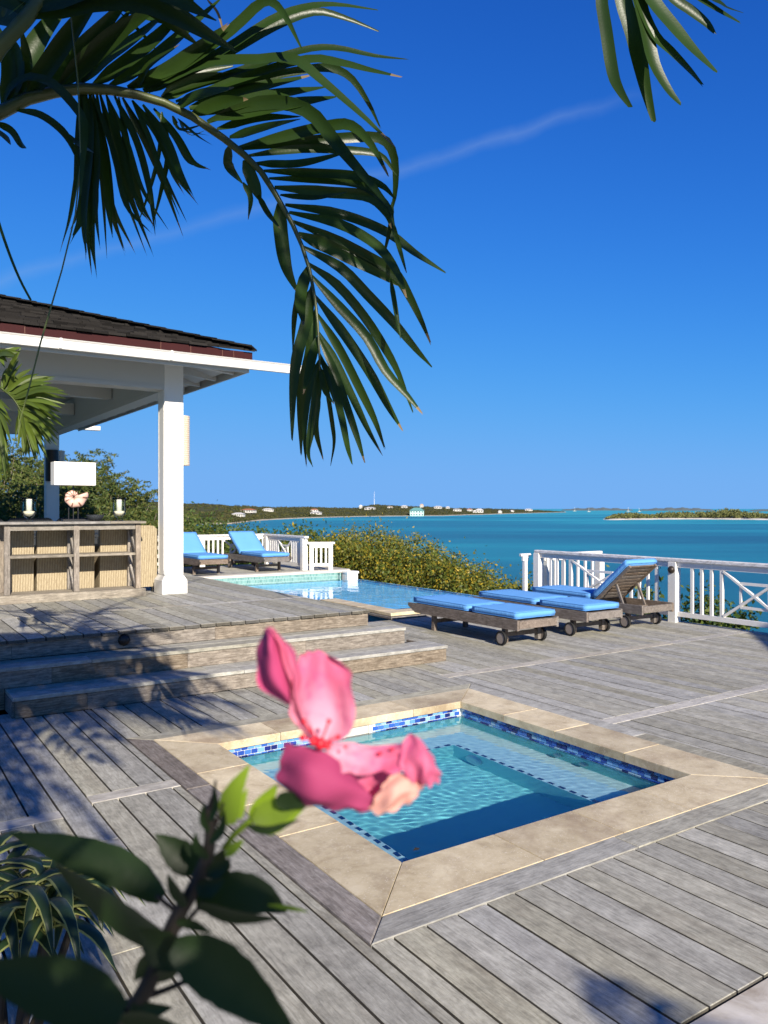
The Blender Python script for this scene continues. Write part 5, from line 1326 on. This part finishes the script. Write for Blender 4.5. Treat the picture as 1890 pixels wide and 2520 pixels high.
# palm behind the photographer: one frond tip dips into the upper right corner
palm2 = thing('palm_tree', 'palm whose frond tips dip into the upper right corner of the sky', 'palm tree', (-1.15, -1.3, 0))
CR2 = Vector((-1.15, -1.3, 4.3))
MB().tube([(0, 0, -.1), (.04, 0, 2), (0, 0, 4.35)], [.16, .12, .09], 12).build('trunk', M_trunk, palm2, True)
DT = 4.2
f1 = [tuple(CR2), tuple(CR2.lerp(at(1500, -420, DT), .5)+Vector((0, 0, .5))), tuple(at(1380, -520, DT)), tuple(at(1480, -260, DT)), tuple(at(1560, -80, DT))]
C1 = [Vector(c) for c in catmull(f1, 40)]
fr3 = MB().tube([rel2(palm2, c) for c in C1], [max(.004, .022*(1-i/40)) for i in range(40)], 6).build('frond', M_rachis, palm2, True)
D_ = [([(310, -420), (270, -60), (310, 250), (365, 600), (420, 745), (512, 890)], 120), ([(420, -420), (440, -60), (540, 280), (590, 500), (640, 740), (706, 1002)], 170), ([(480, -400), (580, -40), (650, 250), (710, 520), (830, 745), (932, 870)], 150), ([(500, -380), (600, 20), (720, 290), (850, 420), (1000, 575), (1112, 705)], 115), ([(530, -350), (690, -20), (870, 210), (1040, 410), (1225, 595)], 165), ([(600, -300), (870, -20), (1010, 80), (1140, 185), (1216, 277)], 115), ([(650, -280), (1080, -20), (1250, 85), (1430, 190)], 70), ([(700, -280), (1190, -20), (1320, 60), (1452, 106)], 64)]
for p, w in D_: lf_px(p, w, cD, 3.3857, fr3, d0=DT, m=M_palm, ragged=.02, tipw=.3)
for e, mid in (((1.5, -.35, 3.5), (.15, -.85, 4.45)), ((1.2, .35, 3.4), (.05, -.45, 4.4)), ((1.35, -1.1, 3.6), (.15, -1.15, 4.4)), ((.5, .3, 3.7), (-.3, -.5, 4.6)), ((.2, -.35, 3.9), (-.5, -.8, 4.6)), ((-.1, .5, 3.7), (-.7, -.4, 4.7)), ((-2.6, -.2, 3.9), (-1.9, -.8, 4.7)), ((.95, -.75, 3.2), (.1, -.95, 4.2)), ((.8, -.2, 3.2), (0, -.7, 4.1)), ((1.1, -1.05, 3.3), (.1, -1.1, 4.0))):
    free_frond(palm2, [tuple(CR2), mid, e], 46, .62, .055, M_palm, droop=.5)

for e, mid in (((-.2, -.4, 2.5), (-.8, -.8, 3.7)), ((.15, -1.6, 2.4), (-.6, -1.6, 3.8)), ((-.6, .4, 2.6), (-1.1, -.4, 3.7)), ((-.3, -2.4, 2.5), (-.8, -2.0, 3.7)), ((-.5, -1.2, 2.3), (-.8, -1.3, 3.5)), ((.45, .15, 2.75), (-.3, -.6, 3.9)), ((.3, -.25, 2.7), (-.4, -.8, 3.8))):
    free_frond(palm2, [tuple(CR2), mid, e], 26, .55, .05, M_palm, droop=.5)
palm4 = thing('palm_tree', 'palm behind the photographer whose leaf tips shade the bottom of the deck', 'palm tree', (.4, -7.0, 0))
MB().tube([(0, 0, -.1), (.03, 0, 1.7), (0, 0, 3.4)], [.15, .12, .09], 10).build('trunk', M_trunk, palm4, True)
free_frond(palm4, [(.4, -7.0, 3.4), (.75, -5.2, 3.2), (1.05, -3.15, 2.65)], 34, .5, .08, M_palm, droop=.3); free_frond(palm4, [(.4, -7.0, 3.4), (-.8, -5.6, 3.3), (-1.6, -4.4, 2.4)], 30, .5, .055, M_palm, droop=.4)
# small bright palm at the left edge
palm3 = thing('small_palm', 'small yellow green palm at the left edge before the pavilion', 'palm tree', tuple(at(-170, 1500, 5.0).to_2d())+(0,))
pb = palm3.location.copy(); c3 = at(-190, 900, 5.0)
MB().tube([(0, 0, -.1), rel2(palm3, c3)*.5, rel2(palm3, c3)], [.07, .055, .05], 10).build('trunk', M_trunk, palm3, True)
def small_frond(rach, tips, d, w=15, start=.15):
    R_ = [at(*cS(*p), d) for p in rach]; C = [Vector(c) for c in catmull([tuple(p) for p in [c3]+R_], 40)]
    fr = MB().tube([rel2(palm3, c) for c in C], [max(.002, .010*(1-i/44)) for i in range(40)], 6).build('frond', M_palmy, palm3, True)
    n = len(tips)
    tips = [q for a_, b_ in zip(tips, tips[1:]+[tips[-1]]) for q in (a_, ((a_[0]+b_[0])/2+lr.uniform(-14, 14), (a_[1]+b_[1])/2+lr.uniform(-14, 14)))][:-1]; n = len(tips)
    for k, tp in enumerate(tips):
        i = int((start+(1-start)*(k/(n-1)))*39); c = C[i]; e = at(*cS(*tp), d+lr.uniform(-.15, .15)); m_ = (c+e)/2+UP*.05*(e-c).length*2
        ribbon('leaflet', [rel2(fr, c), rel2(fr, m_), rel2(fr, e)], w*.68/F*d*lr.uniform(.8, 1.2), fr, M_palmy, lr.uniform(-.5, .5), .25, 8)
small_frond([(-60, 790), (30, 830), (110, 900), (165, 985), (195, 1060), (205, 1130)],
    [(180, 470), (150, 560), (190, 600), (330, 690), (470, 715), (440, 770), (540, 830), (580, 868), (555, 950), (520, 1020), (545, 1140), (470, 1090), (500, 1200), (485, 1300), (430, 1290), (360, 1290), (410, 1420), (390, 1360), (345, 1400), (300, 1440), (330, 1360), (250, 1400), (200, 1390)], 5.0, 17, .3)
small_frond([(-60, 790), (30, 830), (110, 900), (165, 985), (195, 1060), (200, 1100)],
    [(60, 640), (120, 650), (40, 700), (230, 700), (330, 760), (420, 800), (250, 1180), (200, 1250), (130, 1240), (280, 1300), (150, 1330), (330, 1250), (380, 1180), (230, 1330)], 5.02, 15, .3)
small_frond([(-120, 900), (-60, 960), (-20, 1080)], [(90, 1000), (60, 1050), (100, 1100), (60, 1190), (100, 1290), (40, 1330), (70, 1400), (20, 1450), (60, 1480), (30, 1560), (85, 1590), (10, 1620)], 4.9, 16, .3)
small_frond([(-100, 600), (-60, 540), (-20, 520)], [(80, 480), (180, 465), (120, 545), (170, 510), (60, 590), (40, 640)], 4.9, 16, .3)

# ------------------------------------------------------------------ variegated plant
M_dg = leafmat('variegated_leaf_green', (.014, .034, .014), (.026, .05, .02), .4, .2); M_dc = leafmat('variegated_leaf_margin', (.22, .25, .07), (.30, .31, .11), .45, .3)
c6 = crop(0, 1700, 2.183)
def dracaena(centers):
    b = at(*c6(60, 1500), 2.3); dr = thing('variegated_plant', 'variegated plant with cream edged strap leaves at lower left', 'plant', (b.x, b.y, 0))
    g = random.Random(33)
    for (x, y, d, n, L) in centers:
        c = at(*c6(x, y), d); bx = Vector((b.x+g.uniform(-.05, .05), b.y+g.uniform(-.05, .05), -.05))
        MB().tube([rel2(dr, bx), rel2(dr, (bx+c)/2+Vector((.02, 0, .02))), rel2(dr, c)], [.014, .012, .012], 7).build('cane', M_stem, dr)
        for k in range(n):
            a = 2.4*k; el = 1.15-1.25*k/n+g.uniform(-.1, .1); l = L*g.uniform(.8, 1.15)
            hd = Vector((math.cos(a), math.sin(a), 0)); q = [c, c+hd*l*.35*math.cos(el)+UP*l*.4*math.sin(el)+UP*.03, c+hd*l*.75+UP*(l*.45*math.sin(el)+.02), c+hd*l*1.05+UP*(l*.25*math.sin(el)-.14*l)]
            ribbon('leaf', [rel2(dr, p) for p in q], 0.044*g.uniform(.8, 1.2), dr, M_dg, 0, .3, 10, lambda t: (min(1, t/.3+.45))*(1-max(0, (t-.45)/.55)**1.6*.97), M_dc, nrm=(hd*-.5+UP).normalized())
dracaena([(420, 1160, 2.4, 11, .20), (270, 1140, 2.35, 15, .24), (130, 1240, 2.3, 15, .25), (30, 1130, 2.45, 14, .23), (250, 1300, 2.25, 13, .25), (-40, 1320, 2.3, 14, .28), (-120, 1120, 2.4, 12, .27)])

# ------------------------------------------------------------------ hibiscus close to the lens
c7 = crop(580, 1480, 3.0722)
hb = at(300, 3600, .62)
hib = thing('hibiscus_bush', 'out of focus hibiscus with one pink flower close to the lens', 'hibiscus', (hb.x, hb.y, 0))
def stem(pts, rad, cm=c6, d=.46):
    P = [at(*cm(*p[:2]), p[2] if len(p) > 2 else d) for p in pts]; n = len(P)*3
    C = catmull([tuple(p) for p in P], n)
    MB().tube([rel2(hib, c) for c in C], [rad[0]+(rad[1]-rad[0])*i/(n-1) for i in range(n)], 8).build('stem', M_stem, hib, True)
stem([(600, 2400, .50), (640, 1800, .48), (760, 1650), (900, 1330), (960, 1200), (1030, 1080), (1110, 900), (1130, 760), (1120, 620)], (.0058, .0032))
MB().tube([(0, 0, 0), rel2(hib, at(*c6(560, 3000), .53)), rel2(hib, at(*c6(600, 2400), .50))], [.008, .006, .0045], 8).build('stem', M_stem, hib, True)
stem([(960, 1190), (900, 1150), (840, 1100)], (.0016, .0013)); stem([(900, 1330), (1000, 1240), (1090, 1140)], (.0016, .0013)); stem([(760, 1650), (880, 1610), (1000, 1560)], (.002, .0015)); stem([(690, 1740), (600, 1690), (560, 1660)], (.002, .0015))
stem([(1120, 640), (1145, 560), (1160, 480)], (.0018, .0006)); stem([(1130, 760), (1170, 690), (1200, 600)], (.0016, .0008))
ov = lambda t: max(.02, math.sin(math.pi*min(1, (t*.93+.06)**.82))**.9*(1+.035*math.sin(t*37)))
def hleaf(pts, w, d, m=M_hib, roll=0.2, dz=0.0, fold=.18, name='leaf'):
    P = [at(*c6(*p), d+dz*i/(len(pts)-1)) for i, p in enumerate(pts)]
    return ribbon(name, [rel2(hib, p) for p in P], w*.72/2.183*d/F/max(.5, math.cos(roll)), hib, m, lambda t: roll, fold, 16, ov)
hleaf([(870, 1115), (650, 960), (350, 850), (50, 765)], 240, .56, roll=.5, dz=.02); hleaf([(950, 1400), (720, 1270), (480, 1090), (290, 920)], 300, .49, roll=-.4); hleaf([(1075, 965), (960, 880), (835, 770)], 210, .50, roll=.4); hleaf([(1050, 1130), (1230, 1090), (1400, 1110), (1540, 1190)], 270, .47, roll=-.5, dz=.01)
hleaf([(1440, 1150), (1560, 1168), (1660, 1188)], 40, .47, M_bract, 0); hleaf([(1070, 1150), (1250, 1215), (1500, 1225)], 130, .455, roll=.3); hleaf([(660, 1735), (420, 1640), (150, 1560), (-200, 1480)], 420, .37, roll=.4); hleaf([(930, 1370), (1130, 1480), (1350, 1650), (1600, 1860)], 380, .40, roll=-.35)
hleaf([(960, 1480), (860, 1380), (740, 1280)], 260, .45, roll=.2); hleaf([(1120, 1010), (1160, 930), (1200, 850)], 150, .47, roll=.6); hleaf([(1060, 1000), (1100, 900), (1120, 800)], 130, .47, roll=-.5); hleaf([(1180, 1000), (1210, 940), (1230, 900)], 90, .46, roll=.2); hleaf([(640, 1760), (800, 1780), (1000, 1820)], 160, .42, roll=.2)
hleaf([(1240, 720), (1240, 580), (1340, 395)], 160, .46, M_bract, .2, name='bract'); hleaf([(1215, 890), (1260, 840), (1310, 800)], 80, .46, M_bract, .3, name='bract'); hleaf([(1290, 690), (1300, 600), (1330, 520)], 60, .465, M_bract, .3, name='bract')
for p, w in (([(1120, 760), (1090, 690), (1095, 600)], 60), ([(1125, 700), (1160, 620), (1150, 490)], 50), ([(1130, 820), (1190, 740), (1205, 640)], 70), ([(1120, 900), (1060, 840), (1050, 760)], 80), ([(1110, 980), (1170, 960), (1240, 900)], 110), ([(1060, 1040), (1120, 1060), (1210, 1010)], 130), ([(1000, 1160), (940, 1080), (900, 980)], 110), ([(950, 1240), (1040, 1260), (1140, 1300)], 80), ([(860, 1430), (790, 1470), (720, 1560)], 150), ([(800, 1560), (900, 1520), (1000, 1450)], 120), ([(700, 1700), (800, 1720), (930, 1700)], 110)):
    hleaf(p, w, .455, roll=lr.uniform(-.5, .5))
P = [at(*c6(*p), .46) for p in ((1200, 850), (1260, 770), (1330, 710), (1400, 660))]
MB().tube([rel2(hib, p) for p in P], [.0016, .0018, .002, .0022], 8).build('pedicel', M_bract, hib, True)
hleaf([(1360, 710), (1410, 620), (1490, 500)], 150, .462, M_bract, .3, name='sepal'); hleaf([(1360, 705), (1480, 650), (1680, 540)], 200, .455, M_bract, -.2, name='sepal'); hleaf([(1370, 710), (1470, 710), (1660, 600)], 180, .458, M_bract, .2, name='sepal'); hleaf([(1330, 725), (1440, 750), (1610, 690)], 80, .452, M_hib, .4, name='sepal'); hleaf([(1480, 600), (1560, 590), (1700, 610)], 150, .448, M_hib, .2, name='sepal')
flower = bpy.data.objects.new('flower', None); COL.objects.link(flower); flower.parent = hib; flower.location = rel2(hib, at(*c7(640, 1080), .45))
def patch(rows, m=M_petal, d=.45, ruffle=.0014, nu=30, nv=30, name='petal', amp=1.0):
    R = []
    for r in rows: R.append(catmull([tuple(at(*c7(x, y), d+z*.01*amp)) for x, y, z in r], nu))
    cols = [catmull([R[k][i] for k in range(len(R))], nv) for i in range(nu)]
    ph = random.Random(len(bpy.data.objects)); a1, a2, a3 = [ph.uniform(0, 6) for _ in range(3)]; V = []
    for i in range(nu):
        for j in range(nv):
            x, y = i/(nu-1), j/(nv-1); ed = max(abs(x-.5)*2, y)**3
            z = .0016*math.sin(x*9+a1+2*y)+.0006*math.sin(x*15+a2-5*y)+.0006*math.sin(y*13+x*8+a3)+ruffle*1.1*ed*math.sin(x*17+y*11+a2)
            V.append(Vector(cols[i][j])+VIEW*z+(UP*math.sin(x*21+a3)+RIGHT*math.sin(y*17+a1))*.0006*ed)
    f = [(i*nv+j, (i+1)*nv+j, (i+1)*nv+j+1, i*nv+j+1) for i in range(nu-1) for j in range(nv-1)]
    o = obj(name, [rel2(flower, v) for v in V], f, m, flower, True); return o
patch([[(590, 1090, 0), (640, 1100, .3), (700, 1080, 0)], [(430, 900, -.5), (620, 930, .8), (870, 980, 0)], [(400, 800, -.8), (620, 760, 1.0), (900, 840, .2)], [(440, 620, -.5), (640, 580, 1.2), (880, 640, .4)], [(470, 430, .2), (650, 410, 1.4), (868, 520, .8)], [(500, 395, .4), (620, 375, 1.5), (790, 440, 1.0)]])
patch([[(380, 770, 0), (420, 790, 0), (470, 745, 0)], [(190, 650, .3), (320, 650, -.8), (455, 640, -.3)], [(152, 480, .5), (280, 470, -1.2), (430, 480, -.2)], [(172, 320, .6), (270, 320, -1.2), (385, 345, 0)], [(220, 212, .6), (255, 195, -.4), (305, 255, 0)]], M_petalback_shade, d=.452)
patch([[(255, 195, 0), (280, 205, -.3), (310, 240, 0)], [(330, 320, -.6), (390, 340, -.8), (445, 395, .2)], [(400, 560, -.5), (440, 550, -.7), (490, 550, .3)], [(440, 720, -.2), (460, 730, -.3), (500, 760, .2)], [(540, 1000, 0), (570, 1010, 0), (600, 1020, 0)]], d=.447)
patch([[(365, 1075, 0), (560, 1105, -.6), (720, 1150, -.5), (870, 1290, -.2), (930, 1400, 0)], [(330, 1250, .2), (520, 1280, -1.6), (720, 1330, -1.6), (900, 1400, -1.0), (1050, 1480, -.3)], [(308, 1350, .3), (500, 1450, -1.2), (720, 1510, -1.4), (900, 1540, -.8), (1060, 1560, -.2)], [(420, 1465, .6), (560, 1535, -.2), (740, 1572, -.3), (900, 1588, -.2), (1020, 1582, 0)]], M_petalback_shade, d=.452)
patch([[(680, 1120, 0), (760, 1080, .4), (880, 1060, .5), (960, 1085, .6), (1080, 1095, .7), (1270, 1085, .7)], [(690, 1170, -.4), (770, 1170, 0), (870, 1190, .2), (980, 1190, .3), (1120, 1180, .3), (1300, 1150, .2)], [(800, 1290, -.8), (880, 1300, -.6), (980, 1310, -.4), (1080, 1300, -.3), (1180, 1290, -.3), (1300, 1290, -.3)]], ruffle=.0025)
patch([[(1225, 1110, .5), (1290, 1030, .6), (1350, 1005, .5), (1445, 1085, .2)], [(1240, 1200, 0), (1330, 1170, -.5), (1430, 1160, -.7), (1512, 1225, -.2)], [(1270, 1300, -.4), (1370, 1290, -.9), (1460, 1270, -.9), (1555, 1310, -.2)], [(1330, 1370, -.3), (1400, 1375, -.5), (1460, 1395, -.4), (1530, 1375, 0)]])
patch([[(1150, 1330, 0), (1260, 1300, .2), (1350, 1340, .2), (1440, 1385, 0)], [(1080, 1450, -.5), (1200, 1440, -.6), (1310, 1440, -.5), (1400, 1430, -.2)], [(1000, 1575, 0), (1120, 1608, -.2), (1260, 1560, -.2), (1355, 1490, 0)]], M_petalold, .447)
patch([[(860, 1290, 0), (1000, 1270, .4), (1130, 1270, .4), (1240, 1310, .2)], [(900, 1400, .5), (1000, 1420, 1), (1100, 1430, 1), (1220, 1420, .6)], [(1000, 1510, .3), (1060, 1520, .4), (1120, 1520, .4), (1190, 1480, .2)]], d=.455)
sm = MB()
for x, y, r, z in ((640, 1075, 46, -.9), (590, 1060, 34, -.8), (690, 1085, 34, -.9), (515, 905, 20, -1.4), (705, 905, 18, -1.4), (505, 1030, 26, -1.2), (775, 1025, 20, -1.3), (830, 1100, 14, -.9), (1090, 1150, 16, .2), (1180, 1120, 14, .2)):
    c = rel2(flower, at(*c7(x, y), .45+z*.01)); rr = r/3.07*.45/F; q = MB().lathe([(max(.0001, rr*math.cos(a)), rr*math.sin(a)) for a in np.linspace(-1.55, 1.55, 7)], tuple(c), 10); sm.add(q.v, q.f)
for x, y in ((515, 905), (705, 905), (505, 1030), (775, 1025)):
    sm.tube([rel2(flower, at(*c7(640, 1080), .445)), rel2(flower, at(*c7(x, y), .436))], .0006, 5)
sm.build('stamen', M_stamen, flower, True)
# out of frame: bush leaves beside the lens, leafy branch added behind for shade
g = random.Random(50)
for k in range(120):
    X, dd, z = (g.uniform(-.08, .16), g.uniform(-.45, -.16), g.uniform(1.46, 1.76)) if k < 90 else (g.uniform(-.75, -.38), g.uniform(-.3, .5), g.uniform(.9, 1.6))
    c = RIGHT*X+VIEW*dd+UP*z; a = Vector((g.uniform(-1, 1), g.uniform(-1, 1), g.uniform(-.6, .4))).normalized()
    ribbon('leaf', [rel2(hib, c), rel2(hib, c+a*.045+UP*.008), rel2(hib, c+a*.09)], .055, hib, M_hib, 0, .15, 10, ov, nrm=(-LDIR).normalized())
MB().tube([(0, 0, 0), rel2(hib, RIGHT*-.35+VIEW*-.25+UP*1.0), rel2(hib, RIGHT*-.1+VIEW*-.32+UP*1.6), rel2(hib, RIGHT*.15+VIEW*-.3+UP*1.85)], [.009, .007, .005, .003], 7).build('stem', M_stem, hib, True)

# ------------------------------------------------------------------ house added out of frame so its eave shades the deck edge
e1 = Vector((-1.55, -1.33, 0)).normalized(); e2 = Vector((-e1.y, e1.x, 0)); e2 = e2 if e2.x > 0 else -e2
shade_vil = thing('shade_villa', 'unseen house added beside the terrace so its roof edge shades the right of the deck', 'house', (8.1, -1.75, 0), 0)
def vp(a, b, z): return tuple(e1*a+e2*b+UP*z)
obj('wall', [vp(.6, .6, -.2), vp(7, .6, -.2), vp(7, 6, -.2), vp(.6, 6, -.2), vp(.6, .6, 3.98), vp(7, .6, 3.98), vp(7, 6, 3.98), vp(.6, 6, 3.98)], [(0, 1, 5, 4), (1, 2, 6, 5), (2, 3, 7, 6), (3, 0, 4, 7)], M_white, shade_vil)
obj('roof', [vp(0, 0, 4), vp(7.6, 0, 4), vp(7.6, 6.6, 4), vp(0, 6.6, 4), vp(3, 3.3, 5.3), vp(4.6, 3.3, 5.3)], [(3, 2, 1, 0), (0, 1, 5, 4), (1, 2, 5), (2, 3, 4, 5), (3, 0, 4)], M_shingle, shade_vil)
